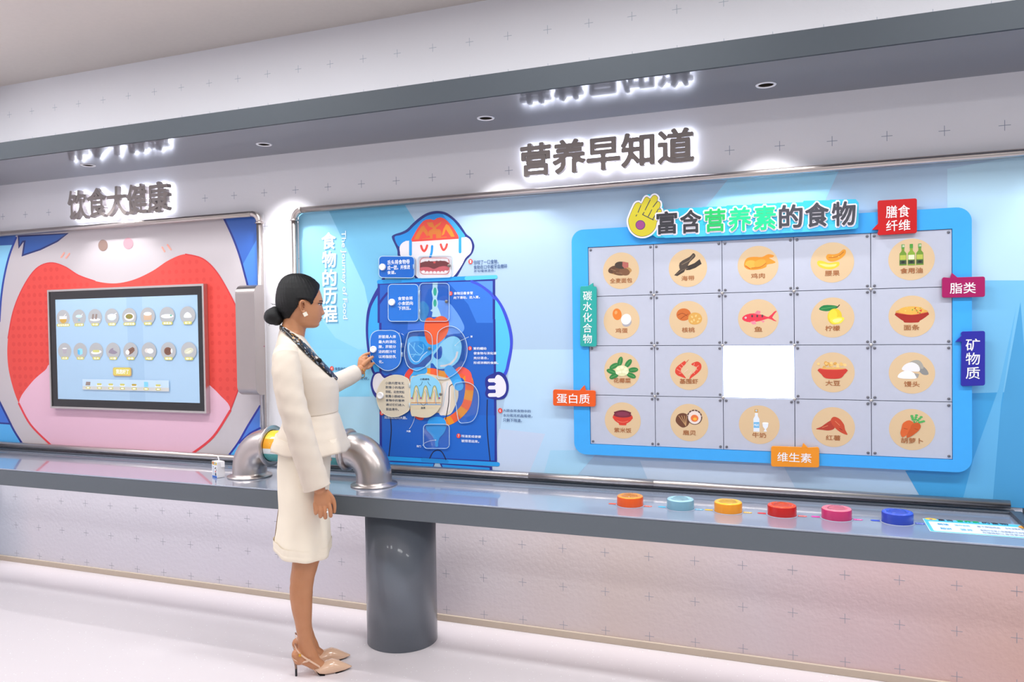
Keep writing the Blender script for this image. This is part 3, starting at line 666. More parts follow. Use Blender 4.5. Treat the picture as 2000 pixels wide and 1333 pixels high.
# ------------------------------------------------------------------ the figure
fg = empty('anatomy_figure', (onY(850, 900).x, -.01, ZB0+.001), 'large cartoon figure with closed eyes wearing a blue sheet that shows its digestive organs', 'wall display')
NV = '#232b8c'; VA = (700, 400, 6.059); VB = (700, 600, 6.25); VC = (700, 740, 5.5556)
a = wallart(-.0075, VA); a.DL = .00002
CL = lambda P: [(x, min(y, zpx(x, ZB0+.002, a.view)[1])) for x, y in P]
# arms (behind)
def setv(v): a.view = v
setv(VB)
a.poly([(-0, 0)], NV) if False else None
armL = catmull([(250, -260), (150, -80), (105, 60), (90, 250), (100, 450), (130, 650), (190, 830), (330, 860), (330, -300)], True, 5)
armL2 = catmull([(290, -230), (180, -50), (140, 70), (120, 250), (128, 450), (160, 640), (205, 800), (330, 830), (330, -260)], True, 5)
a.poly(armL, NV); a.poly(armL2, '#35a3ea')
a.poly(catmull([(1560, -260), (1700, -110), (1800, 60), (1870, 280), (1885, 460), (1850, 680), (1790, 850), (1640, 880), (1500, -260)], True, 5), '#3a4bd0')
a.poly(catmull([(1540, -220), (1680, -80), (1760, 60), (1830, 280), (1850, 460), (1820, 640), (1770, 810), (1640, 850), (1500, -220)], True, 5), '#53c0fa')
# head
setv(VA)
head = catmull([(398, 372), (440, 347), (510, 325), (575, 290), (640, 225), (720, 155), (800, 105), (880, 80), (960, 76), (1040, 95), (1120, 150), (1190, 220), (1240, 290), (1280, 350), (1330, 390), (1360, 440), (1372, 500), (1350, 570), (1310, 620), (1280, 650), (1240, 720), (1160, 860), (1100, 890), (720, 890), (660, 850), (500, 640), (465, 600), (460, 540), (430, 470), (402, 410)], True, 4)
a.poly(head, '#1f2a78')
hb = catmull([(428, 385), (500, 360), (585, 322), (655, 255), (730, 188), (815, 132), (895, 110), (960, 106), (1035, 125), (1110, 178), (1170, 245), (1220, 310), (1262, 375), (1215, 410), (620, 440), (560, 440), (482, 500)], True, 4)
a.poly(hb, '#1489d8'); a.poly(catmull([(1000, 112), (1110, 178), (1170, 245), (1220, 310), (1262, 375), (1215, 400), (1190, 390), (1120, 260), (1040, 170)], True, 4), '#3ba4ee')
face = catmull([(600, 427), (560, 432), (515, 458), (488, 505), (492, 560), (500, 605), (560, 680), (640, 790), (700, 862), (760, 880), (1080, 880), (1125, 852), (1175, 790), (1230, 705), (1262, 640), (1290, 608), (1325, 575), (1342, 525), (1342, 468), (1318, 412), (1268, 382), (1215, 390)], True, 4)
a.poly(face, '#e4dde2')
a.poly([(612, 441), (635, 395), (665, 340), (700, 280), (735, 230), (765, 197), (800, 178), (850, 172), (895, 183), (930, 160), (972, 150), (1018, 166), (1055, 195), (1100, 245), (1145, 305), (1178, 360), (1192, 405)], '#e0473a')
OR = '#d4742a'
a.poly([(808, 212), (878, 208), (900, 262), (912, 245), (985, 200), (965, 240), (915, 275), (925, 290), (965, 292), (985, 330), (975, 395), (920, 398), (918, 350), (880, 350), (876, 402), (850, 404), (845, 370), (820, 365), (835, 310), (870, 290), (885, 275), (835, 258)], OR)
a.poly([(660, 410), (700, 330), (745, 262), (775, 245), (800, 285), (825, 325), (815, 380), (780, 330), (765, 315), (735, 360), (715, 410)], OR)
a.poly([(985, 370), (1005, 290), (1040, 228), (1070, 245), (1110, 310), (1140, 378), (1098, 382), (1055, 320), (1035, 290), (1015, 350)], '#e08a28'); a.poly([(755, 405), (870, 388), (870, 402), (755, 408)], OR); a.poly([(960, 385), (1045, 378), (1045, 388), (960, 394)], OR)
a.stroke([(617, 435), (617, 590)], 34, '#1593dd'); a.stroke([(1203, 395), (1203, 560)], 34, '#2a9de8')
a.stroke([(743, 488), (755, 525), (778, 550), (800, 525), (814, 484)], 26, '#e0443a', 3); a.stroke([(975, 472), (990, 515), (1010, 537), (1035, 510), (1048, 470)], 26, '#e64b40', 3)
a.stroke([(873, 492), (868, 560), (850, 622)], 27, '#1593dd', 4)
a.poly(rrect(726, 628, 1078, 828, 50), '#cf4a48'); a.poly(rrect(733, 634, 1070, 821, 46), '#ead9da'); a.poly([(733, 690), (800, 668), (840, 655), (880, 672), (950, 660), (1030, 668), (1070, 690), (1072, 740), (1000, 790), (900, 805), (780, 790), (733, 760)], '#6f2126')
a.ell(900, 684, 16, 12, '#cf4a48', 12); a.poly([(733, 748), (780, 738), (840, 742), (895, 762), (960, 735), (1020, 728), (1070, 742), (1066, 775), (1010, 800), (900, 812), (790, 805), (740, 785)], '#c9565f', 3)
for k in range(7): a.ell(770+k*44, 800-(6 if k in (0, 6) else -2), 20, 15, '#eee6e8', 12)
for k in range(7): a.ell(765+k*46, 660-k*1.5, 22, 14, '#eee6e8', 12)
# sheet
setv(VA)
a.poly([(228, 930), (1618, 880), (1618, 1400), (228, 1400)], NV)
setv(VC); a.poly([(225, -645), (1487, -645), (1505, 905), (232, 850)], NV)
setv(VA); a.poly([(255, 950), (1590, 903), (1590, 1400), (255, 1400)], '#1a5fc0')
setv(VC); a.poly([(252, -645), (1464, -645), (1478, 890), (258, 838)], '#1a5fc0')
setv(VA); a.poly([(1060, 918), (1590, 903), (1590, 1400), (1400, 1400), (1300, 1180)], '#3478d8')
a.stroke([(340, 1050), (290, 1110), (240, 1180)], 26, '#20278a', 2)
a.stroke([(1340, 910), (1450, 960), (1560, 1045), (1610, 1110)], 30, '#3d4fd0', 3); a.poly([(1400, 908), (1590, 903), (1590, 1040), (1500, 975)], '#5a93e4')
a.stroke([(243, 915), (1625, 856)], 46, '#1b97e2'); a.stroke([(1280, 873), (1625, 856)], 46, '#56c2f6'); a.stroke([(300, 912), (500, 905)], 30, '#1b86cc')
# lower part
setv(VC)
a.poly([(830, 380), (1480, 400), (1478, 890), (800, 860)], '#1766c8')
a.poly(CL([(318, 892), (830, 915), (800, 1020), (300, 1020)]), NV); a.poly(CL([(335, 905), (818, 925), (795, 1020), (325, 1020)]), '#2196e6')
a.poly(CL([(880, 915), (1450, 955), (1460, 1060), (930, 1040)]), NV); a.poly(CL([(905, 932), (1424, 968), (1430, 1060), (935, 1040)]), '#2196e6')
a.stroke([(250, 862), (1513, 930)], 46, '#219be8'); a.stroke([(700, 880), (960, 900)], 40, '#1c8ad6')
a.stroke([(350, 430), (358, 560), (345, 720), (332, 840)], 11, '#171a3c', 3); a.stroke([(1400, 230), (1396, 440), (1405, 640), (1430, 890)], 11, '#171a3c', 3); a.stroke([(775, 865), (810, 800), (860, 775), (910, 800), (950, 878)], 11, '#171a3c', 4)
# fists
setv(VB)
a.poly(catmull([(190, 810), (250, 790), (300, 815), (330, 840), (420, 830), (420, 1100), (260, 1120), (190, 1080), (150, 960), (160, 880)], True, 4), NV)
a.poly(catmull([(205, 830), (260, 810), (295, 850), (330, 870), (420, 860), (420, 1060), (270, 1070), (215, 1050), (180, 980), (178, 900)], True, 4), '#e6e1e8')
a.poly(catmull([(1560, 860), (1650, 810), (1720, 790), (1790, 830), (1830, 920), (1832, 1020), (1790, 1110), (1700, 1132), (1580, 1110), (1548, 1060), (1560, 1000), (1548, 940)], True, 4), NV)
a.poly(catmull([(1665, 880), (1700, 828), (1760, 860), (1800, 940), (1800, 1030), (1760, 1085), (1690, 1100), (1670, 980)], True, 4), '#eae6ee')
for y in (897, 985, 1075): a.stroke([(1605, y), (1720, y-2)], 46, '#eae6ee')
a.stroke([(1570, 941), (1670, 939)], 20, NV); a.stroke([(1570, 1030), (1670, 1028)], 20, NV)
# organs: lungs
LG = '#5a92e2'
a.poly(catmull([(610, 250), (620, 100), (700, 0), (760, -60), (800, -70), (850, -20), (860, 60), (800, 200), (700, 280)], True, 4), '#2a84c4'); a.poly(catmull([(960, -60), (1020, -80), (1110, -50), (1200, 60), (1260, 160), (1295, 250), (1260, 315), (1150, 330), (1060, 330), (980, 150)], True, 4), '#6499ea')
a.poly([(610, 175), (760, 180), (880, 190), (830, 280), (600, 280)], '#3f74d6')
# esophagus
setv(VA)
oe = [(880, 926), (940, 924), (936, 985), (946, 1030), (936, 1080), (930, 1110), (944, 1160), (938, 1210), (960, 1260), (985, 1330), (870, 1330), (880, 1270), (852, 1255), (876, 1235), (874, 1160), (884, 1110), (868, 1030), (880, 985)]
a.poly(oe, '#b6dcec'); a.ell(908, 1030, 20, 50, '#2fae94'); a.ell(908, 1165, 19, 44, '#2fae94')
# dark liver plate + stomach
setv(VB)
a.poly(catmull([(560, 360), (640, 300), (760, 290), (900, 300), (1000, 350), (1100, 350), (1260, 370), (1300, 480), (1290, 640), (1240, 740), (1100, 770), (900, 770), (700, 775), (590, 720), (545, 560)], True, 5), '#1150a4')
a.poly(catmull([(600, 430), (615, 385), (660, 360), (800, 360), (960, 362), (1060, 370), (1020, 440), (930, 540), (820, 620), (740, 690), (680, 700), (625, 650), (600, 540)], True, 5), '#3ba8ee')
a.poly(catmull([(625, 470), (650, 430), (740, 415), (800, 440), (850, 540), (760, 620), (720, 670), (670, 660), (635, 600)], True, 4), '#1c8fdc')
for s_ in ([(690, 440), (680, 500), (700, 540), (760, 580), (800, 520), (790, 455)], [(630, 450), (690, 520)], [(640, 580), (690, 580), (760, 590)], [(700, 540), (650, 470)], [(790, 520), (730, 470)], [(665, 610), (700, 570)]): a.stroke(s_, 8, '#7cc8f2', 3)
a.stroke([(625, 440), (612, 500), (640, 610), (690, 668), (740, 660), (780, 600), (840, 548)], 8, '#cfe6f4', 3)
st = catmull([(905, 560), (960, 500), (1020, 430), (1100, 370), (1180, 360), (1240, 400), (1262, 480), (1250, 580), (1210, 670), (1130, 730), (1030, 755), (960, 750), (905, 690), (870, 800), (810, 790), (820, 720), (890, 640)], True, 5)
a.poly(st, '#86cbec'); a.poly(catmull([(925, 580), (960, 540), (1005, 478), (1025, 520), (1015, 610), (975, 640), (930, 615)], True, 4), '#1a55b4')
a.poly([(885, 690), (905, 685), (950, 770), (880, 770)], '#1a55b4')
a.stroke([(1208, 555), (1190, 620), (1130, 690), (1060, 715), (1010, 720)], 24, '#d9d2d6', 4)
# heart
a.poly(catmull([(825, 150), (880, 128), (925, 145), (960, 125), (1020, 110), (1080, 140), (1108, 210), (1095, 300), (1050, 380), (980, 440), (910, 462), (850, 440), (815, 350), (805, 250)], True, 4), '#ee5f34')
a.poly([(820, 178), (1105, 172), (1106, 196), (815, 202)], '#d8442c')
# intestines
setv(VC)
big = [(640, 20), (600, 60), (570, 120), (560, 200), (560, 290), (580, 360), (640, 420), (690, 430)]
for k in range(5):
    pass
def bowel(P, w, c1, c2, n=6, rep=1):
    Q = catmull(P, False, n)
    a.stroke(Q, w, c1); L_ = len(Q)
    for k in range(0, L_-1, 5):
        if (k//5) % 2: a.stroke(Q[k:min(k+6, L_)], w, c2, dots=False)
bowel([(585, -20), (570, 50), (565, 150), (570, 260), (600, 340), (650, 400), (680, 415)], 74, '#e4483a', '#ea5c3a')
bowel([(700, -60), (800, -68), (900, -40), (1000, -35), (1090, -55), (1160, -40), (1205, 40), (1200, 170), (1170, 290), (1100, 380), (1020, 440), (960, 465)], 92, '#e9901f', '#ee5f34', 6)
a.stroke([(1075, -70), (1120, -95), (1190, -50), (1198, 30)], 70, '#ee5a50', 4)
a.poly(catmull([(590, 10), (700, -70), (780, -50), (1000, 0), (1060, 20), (1082, 90), (1085, 200), (1050, 300), (1005, 380), (930, 400), (860, 370), (790, 405), (720, 400), (640, 380), (575, 300), (565, 150)], True, 5), '#dccfbc')
a.poly(catmull([(905, 60), (1040, 20), (1060, 90), (1050, 200), (1000, 330), (930, 395), (880, 380), (900, 250)], True, 4), '#e4dbd6'); a.poly(catmull([(1010, 60), (1060, 60), (1082, 150), (1060, 260), (1000, 350), (1005, 200)], True, 4), '#dccdb6')
a.stroke([(1030, 58), (1000, 75), (988, 110), (982, 250), (965, 360), (948, 440)], 9, '#22232c', 3); a.stroke([(968, 40), (920, 300)], 5, '#9fc7dc')
setv(VB)
for c_, s_ in (('#36a2e8', [(600, 850), (690, 790), (800, 775)]), ):
    a.stroke(s_, 90, c_, 4)
a.stroke([(1110, 770), (1180, 860), (1225, 960)], 120, '#3a9fe6', 4); a.stroke([(1215, 940), (1228, 965)], 118, '#45acee')
a.stroke([(640, 780), (600, 840), (590, 920)], 66, '#de4238', 3)
setv(VC)
a.poly(catmull([(748, 490), (770, 440), (830, 415), (900, 420), (945, 455), (955, 520), (930, 590), (885, 640), (868, 690), (866, 735), (838, 735), (832, 680), (800, 620), (745, 560), (732, 520)], True, 5), '#2c9be6')
a.stroke([(615, 385), (608, 440), (580, 510), (555, 545)], 4, '#dfe7f2', 3); a.ell(615, 385, 6, 6, '#dfe7f2')
a.stroke([(840, 667), (780, 675), (720, 700), (700, 725)], 4, '#dfe7f2', 3); a.ell(840, 667, 6, 6, '#dfe7f2')
setv(VB); a.stroke([(1183, 470), (1240, 415), (1350, 365)], 5, '#cfe3f2'); a.ell(1183, 470, 6, 6, '#e6eef6'); a.stroke([(530, 325), (556, 342)], 4, '#dfe7f2')
# writing on the sheet
WH = '#eef2fb'
def vt(t, x0, y0, x1, y1, c=WH, b=.024, view=VA):
    s_ = view[2]; p, q = onY(view[0]+x0/s_, view[1]+y0/s_, -.0075), onY(view[0]+x1/s_, view[1]+y1/s_, -.0075)
    t_ = wallrect(-.0075); t_.h = a.h; t_.DL = a.DL; t_.text(t, p.x, p.z, q.x, q.z, c, b, 2, n=4); o = len(a.v)
    a.v += t_.v; a.f += [tuple(i+o for i in q_) for q_ in t_.f]; a.c += t_.c; a.h = t_.h
def vb(n, x, y, view):
    a.view = view; a.ell(x, y, 23, 26, '#e8493f', 18); vt(n, x-8, y-14, x+8, y+14, '#f6eeee', .02, view)
vb('2', 1094, 1052, VA); vt('食物沿着食管', 1130, 1034, 1358, 1063); vt('向下滑动，进入胃。', 1130, 1086, 1440, 1112)
vb('3', 1365, 505, VB); vt('胃的蠕动', 1408, 490, 1566, 524, view=VB); vt('使食物与消化液', 1408, 548, 1690, 582, view=VB); vt('充分混合，', 1408, 606, 1590, 640, view=VB); vt('形成浓稠的食糜。', 1408, 664, 1712, 698, view=VB)
vt('胃', 1372, 350, 1396, 374, view=VB); vt('肝脏', 466, 314, 512, 338, view=VB)
vb('5', 258, 372, VC); vt('比较粗短的大肠。', 288, 402, 532, 442, view=VC); vt('形成', 490, 372, 515, 392, view=VC) if False else None
vb('7', 1090, 620, VC); vt('残渣变成便便', 1120, 608, 1334, 646, view=VC); vt('被排泄出来。', 1120, 658, 1314, 698, view=VC)
vt('大肠', 524, 558, 570, 582, view=VC, b=.05); vt('肛门', 636, 720, 682, 746, view=VC, b=.05)
a.build('figure_print', fg)
# ------------------------------------------------------------------ hinged flip cards
acr = bpy.data.materials.new('clear_acrylic'); acr.use_nodes = True
nt = acr.node_tree; nt.nodes.clear(); out = nt.nodes.new('ShaderNodeOutputMaterial'); mx = nt.nodes.new('ShaderNodeMixShader'); tr = nt.nodes.new('ShaderNodeBsdfTransparent'); gl = nt.nodes.new('ShaderNodeBsdfGlossy'); fz = nt.nodes.new('ShaderNodeFresnel')
tr.inputs[0].default_value = (.985, .995, 1, 1); gl.inputs['Roughness'].default_value = .04; fz.inputs[0].default_value = 1.4
mx.inputs[0].default_value = .05; nt.links.new(tr.outputs[0], mx.inputs[1]); nt.links.new(gl.outputs[0], mx.inputs[2]); nt.links.new(mx.outputs[0], out.inputs[0])
edge_m = mat('acrylic_edge', '#c4dcee', .25); steelk = mat('small_steel', '#8b8680', .3, metal=.9)
def outline_frame(P, w, Y0, Y1, mb):
    """thin edge strip following outline P (wall coords)"""
    n = len(P); cx = sum(p[0] for p in P)/n; cz = sum(p[1] for p in P)/n; In = []
    for i in range(n):
        (x0, z0), (x1, z1) = P[i-1], P[(i+1) % n]; L_ = sqrt((x1-x0)**2+(z1-z0)**2) or 1; nx, nz = -(z1-z0)/L_, (x1-x0)/L_
        if (P[i][0]+nx*.001-cx)**2+(P[i][1]+nz*.001-cz)**2 > (P[i][0]-cx)**2+(P[i][1]-cz)**2: nx, nz = -nx, -nz
        In.append((P[i][0]+nx*w, P[i][1]+nz*w))
    R = [[(x, Y0, z) for x, z in P], [(x, Y1, z) for x, z in P], [(x, Y1, z) for x, z in In], [(x, Y0, z) for x, z in In]]
    v = [p for r in R for p in r]; f = []
    for k in range(4):
        for i in range(n): f.append((k*n+i, k*n+(i+1) % n, ((k+1) % 4)*n+(i+1) % n, ((k+1) % 4)*n+i))
    mb.add(v, f)
def wp(P, view, Y=-.012): return [(lambda q: (q.x, q.z))(onY(view[0]+x/view[2], view[1]+y/view[2], Y)) for x, y in P]
def flip(label, view, page, colr, knob, texts, cover=None, bolt=None, hinges=(), tcol=WH, extra=None, bold=.022, tilt=0, ecol=None):
    Y0, Y1 = -.0135, -.0185
    P = wp(page, view, Y1); cx = sum(p[0] for p in P)/len(P); cz = min(p[1] for p in P)
    e = empty('flip_card', (cx, -.015, cz), label, 'flip card', 'hinged flip cards on the anatomy figure')
    MB().prism([(x, Y0, z) for x, z in P], (0, Y1-Y0, 0)).build('page', mat('card_'+colr[1:], colr, .25, coat=.3), e)
    mb = MB(); outline_frame(P, .0028, Y0+.0004, Y1-.0004, mb); mb.build('page_edge', edge_m if not ecol else mat('page_edge_'+ecol[1:], ecol, .3), e)
    t = wallrect(Y1-.0003)
    for tx, x0, y0, x1, y1 in texts:
        (ax, az), (bx_, bz) = wp([(x0, y0), (x1, y1)], view, Y1); t.text(tx, ax, az, bx_, bz, tcol, bold)
    if texts: t.build('printed_text', e)
    if knob:
        (kx, kz), = wp([knob], view, Y1-.01)
        MB().lathe((kx, Y1, kz), [(.0165, 0), (.0175, .002), (.0175, .011), (.0155, .0135), (.013, .012), (.0001, .012)], 28, axis=(0, -1, 0), cap=False).build('knob', white, e)
    if cover:
        C_ = wp(cover, view, -.014)
        MB().prism([(x, -.0126, z) for x, z in C_], (0, -.003, 0)).build('clear_cover', acr, e)
        mb = MB(); outline_frame(C_, .0022, -.0122, -.016, mb); mb.build('cover_edge', edge_m, e)
    if bolt:
        (kx, kz), = wp([bolt], view, -.018)
        MB().lathe((kx, -.0162, kz), [(.0085, 0), (.0085, .004), (.006, .006), (.0001, .006)], 16, axis=(0, -1, 0), cap=False).build('magnet', steelk, e)
    for hx, hy in hinges:
        (kx, kz), = wp([(hx, hy)], view, -.02); mb = MB().box(kx-.012, kx+.012, -.021, -.0188, kz-.012, kz+.012)
        mb.build('hinge', acr, e, bevel=.001); MB().lathe((kx, -.0225, kz-.012), [(.0018, 0), (.0018, .024)], 8).build('hinge_pin', edge_m, e)
    if extra: extra(e)
def skew(P, s, x0): return [(x, y+s*(x-x0)) for x, y in P]
flip('top blue flip card beside the open mouth of the figure', VA, skew(rrect(240, 606, 665, 866, 48), .01, 240), '#1664c4', (281, 738),
     [('舌头将食物卷', 342, 658, 610, 700), ('成一团，并推进', 342, 722, 612, 764), ('食道。', 342, 784, 444, 822)], skew(rrect(700, 600, 1115, 868, 48), -.03, 900), (1073, 722), ((655, 735),))
flip('large blue flip card over the left side of the chest, below the top one', VA, rrect(350, 940, 713, 1385, 48)[:24], '#2272d2', (392, 1155),
     [('食管会将', 468, 1090, 644, 1128), ('小食团向', 468, 1148, 646, 1188), ('下挤压。', 470, 1206, 622, 1246)], rrect(722, 928, 1078, 1385, 48), (1042, 1148), ((722, 1045), (728, 1270)))
flip('blue flip card about the liver being lifted by the hand of the woman', VB, catmull([(235, 285), (330, 284), (420, 284), (490, 320), (520, 400), (522, 560), (518, 660), (480, 730), (400, 775), (320, 775), (250, 735), (190, 680), (142, 600), (140, 480), (142, 390), (170, 320)], True, 4), '#2270d0', (178, 518),
     [('肝脏是人体', 246, 344, 460, 382), ('最大的消化', 246, 406, 462, 444), ('腺，肝脏分', 246, 466, 460, 504), ('泌的胆汁可', 246, 526, 460, 564), ('以将脂肪乳', 248, 588, 462, 626), ('化。', 250, 648, 306, 688)],
     catmull([(600, 345), (640, 300), (760, 288), (830, 290), (885, 330), (905, 400), (905, 560), (890, 660), (840, 720), (740, 772), (690, 774), (600, 720), (560, 560)], True, 3), (867, 508), ((530, 468), (536, 580)))
def villi(e):
    P = wp(catmull([(636, 890), (700, 840), (790, 818), (890, 838), (970, 890), (1010, 970), (1018, 1080), (1010, 1190), (960, 1280), (880, 1340), (800, 1352), (700, 1335), (640, 1290)], True, 4), VB, -.018)
    MB().prism([(x, -.0165, z) for x, z in P], (0, -.0035, 0)).build('base_page', mat('base_page', '#d6c9ae', .4), e)
    t = wallart(-.0203, VB); t.poly(catmull([(640, 890), (700, 845), (790, 823), (888, 843), (966, 893), (1006, 970), (1000, 1085), (960, 1100), (930, 975), (890, 1110), (860, 1110), (820, 975), (770, 1110), (700, 975), (660, 1100), (640, 1100)], True, 3), '#86c9ea')
    t.poly([(640, 1180), (1008, 1180), (1000, 1230), (640, 1250)], '#d8c7a8')
    for cx in (706, 820, 930):
        t.poly(catmull([(cx-55, 1130), (cx-32, 1060), (cx-22, 985), (cx, 962), (cx+22, 985), (cx+34, 1060), (cx+55, 1130)], False, 4), '#b9bd86'); t.poly(catmull([(cx-44, 1170), (cx-20, 1080), (cx-12, 1000), (cx, 982), (cx+12, 1000), (cx+22, 1080), (cx+44, 1170)], False, 4), '#dccdb0')
        t.stroke([(cx+2, 1010), (cx+18, 1060), (cx+12, 1120), (cx+20, 1190)], 7, '#4f93c8', 3); t.stroke([(cx-10, 1030), (cx, 1080), (cx-2, 1165)], 5, '#c97a3a', 3)
        t.stroke([(cx-50, 1110), (cx-30, 1040), (cx-20, 985), (cx, 960), (cx+20, 985), (cx+34, 1050), (cx+50, 1110)], 4, '#5a5548', 3)
    for cx in (655, 763, 876, 988): t.ell(cx, 1113, 13, 10, '#9a4a92', 10)
    t.stroke([(645, 1168), (1004, 1168)], 7, '#d08a4a'); t.stroke([(645, 1192), (1000, 1192)], 7, '#5a9fe0')
    t.text('小肠绒毛', 752, 870, 868, 893, '#3a4a58', .03); t.text('血液', 764, 1218, 818, 1244, '#3a4a58', .03)
    t.stroke([(782, 912), (770, 945), (742, 966)], 4, '#3f4a52', 3); t.stroke([(848, 912), (862, 940), (886, 962)], 4, '#3f4a52', 3); t.stroke([(790, 1205), (760, 1172)], 4, '#3f4a52'); t.stroke([(800, 1205), (828, 1176)], 4, '#3f4a52')
    t.build('villi_print', e)
flip('round beige flip card about the small intestine, low on the left of the sheet', VB, catmull([(627, 910), (560, 850), (480, 828), (400, 835), (310, 880), (245, 970), (220, 1070), (232, 1180), (290, 1290), (380, 1340), (480, 1340), (570, 1300), (627, 1240), (627, 1080)], True, 4), '#d5c9b4', (264, 1083),
     [('小肠内壁有无', 328, 912, 558, 950), ('数微小的指状', 332, 964, 562, 1002), ('突起，这些突起', 332, 1018, 562, 1056), ('就是小肠绒毛。', 332, 1072, 562, 1110), ('食物中的营养', 334, 1124, 564, 1160), ('通过它们进入', 336, 1176, 566, 1212), ('到血液中。', 338, 1230, 494, 1268)],
     None, (1005, 1066), ((628, 960), (628, 1200)), tcol='#33455e', extra=villi, bold=.012, ecol='#e6dcc6')
def clear_only(label, view, cover, bolt=None):
    C_ = wp(cover, view, -.014); e = empty('clear_cover', (sum(p[0] for p in C_)/len(C_), -.014, min(p[1] for p in C_)), label, 'cover')
    MB().prism([(x, -.0126, z) for x, z in C_], (0, -.003, 0)).build('clear_plate', acr, e)
    mb = MB(); outline_frame(C_, .0022, -.0122, -.0165, mb); mb.build('plate_edge', edge_m, e)
clear_only('round clear acrylic cover over the stomach', VB, catmull([(962, 350), (1010, 270), (1110, 230), (1210, 260), (1290, 350), (1330, 480), (1320, 620), (1260, 740), (1180, 820), (1080, 875), (1010, 880), (965, 850), (960, 600)], True, 4))
clear_only('clear acrylic cover over the right bend of the large intestine', VC, catmull([(1040, 80), (1090, 40), (1170, 35), (1250, 70), (1300, 150), (1308, 260), (1290, 380), (1240, 460), (1160, 482), (1090, 465), (1060, 300)], True, 4))
clear_only('small square clear acrylic cover low in the middle, over the rectum', VC, rrect(705, 492, 990, 760, 45))
# ------------------------------------------------------------------ food board
fb = empty('food_board', (-.2, -.02, .885), 'large light blue board of twenty square food tiles with round pictures', 'display board')
fx0, fx1, fz0, fz1 = -1.013, .612, .888, 1.934
tx0 = (onY(1147, 483, -.03).x+onY(1155, 872, -.03).x)/2; tx1 = (onY(1858, 448, -.03).x+onY(1862, 893, -.03).x)/2
tz1 = (onY(1147, 483, -.03).z+onY(1858, 448, -.03).z)/2; tz0 = (onY(1155, 872, -.03).z+onY(1862, 893, -.03).z)/2
outer = rrect(fx0, fz0, fx1, fz1, .055, 8)
def board():
    mb = MB(); inn = [(tx0, tz0), (tx1, tz0), (tx1, tz1), (tx0, tz1)]
    # frame as a ring: outer rounded outline to inner rectangle
    O = outer; n = len(O); c = ((tx0+tx1)/2, (tz0+tz1)/2)
    def near(p):   # matching point on the inner rectangle
        return (min(max(p[0], tx0), tx1), min(max(p[1], tz0), tz1))
    I = [near(p) for p in O]
    for y, flip_ in ((-.036, 0), (-.0105, 1)):
        v = [(x, y, z) for x, z in O]+[(x, y, z) for x, z in I]
        fcs = []
        for k in range(n):
            q = (k, (k+1) % n, (k+1) % n+n, k+n)
            if I[k] == I[(k+1) % n]: q = q[:3]
            fcs.append(q)
        mb.add(v, fcs)
    mb.add([(x, -.036, z) for x, z in O]+[(x, -.0105, z) for x, z in O], [(k, (k+1) % n, (k+1) % n+n, k+n) for k in range(n)])
    mb.add([(x, -.036, z) for x, z in inn]+[(x, -.0105, z) for x, z in inn], [(k, (k+1) % 4, (k+1) % 4+4, k+4) for k in range(4)])
    return mb
board().build('frame', mat('sky_blue_lacquer', '#3fa9f2', .3, coat=.3), fb)
MB().box(tx0, tx1, -.020, -.0108, tz0, tz1).build('back_panel', mat('navy_gap', '#23386e', .5), fb)
COLS = [0]+[(onY(px, 600, -.03).x-tx0)/(tx1-tx0) for px in (1277.5, 1411, 1551, 1701)]+[1]
tile_m = mat('tile_plastic', '#bec1d0', .28, coat=.25); tile_on = mat('lit_tile', '#f4fbff', .4, emit=2.2, ecol='#f2f9ff')
bolt_m = mat('grey_screw', '#77777f', .35, metal=.6)
DISC = '#dabc94'
TXT = '#a9683c'
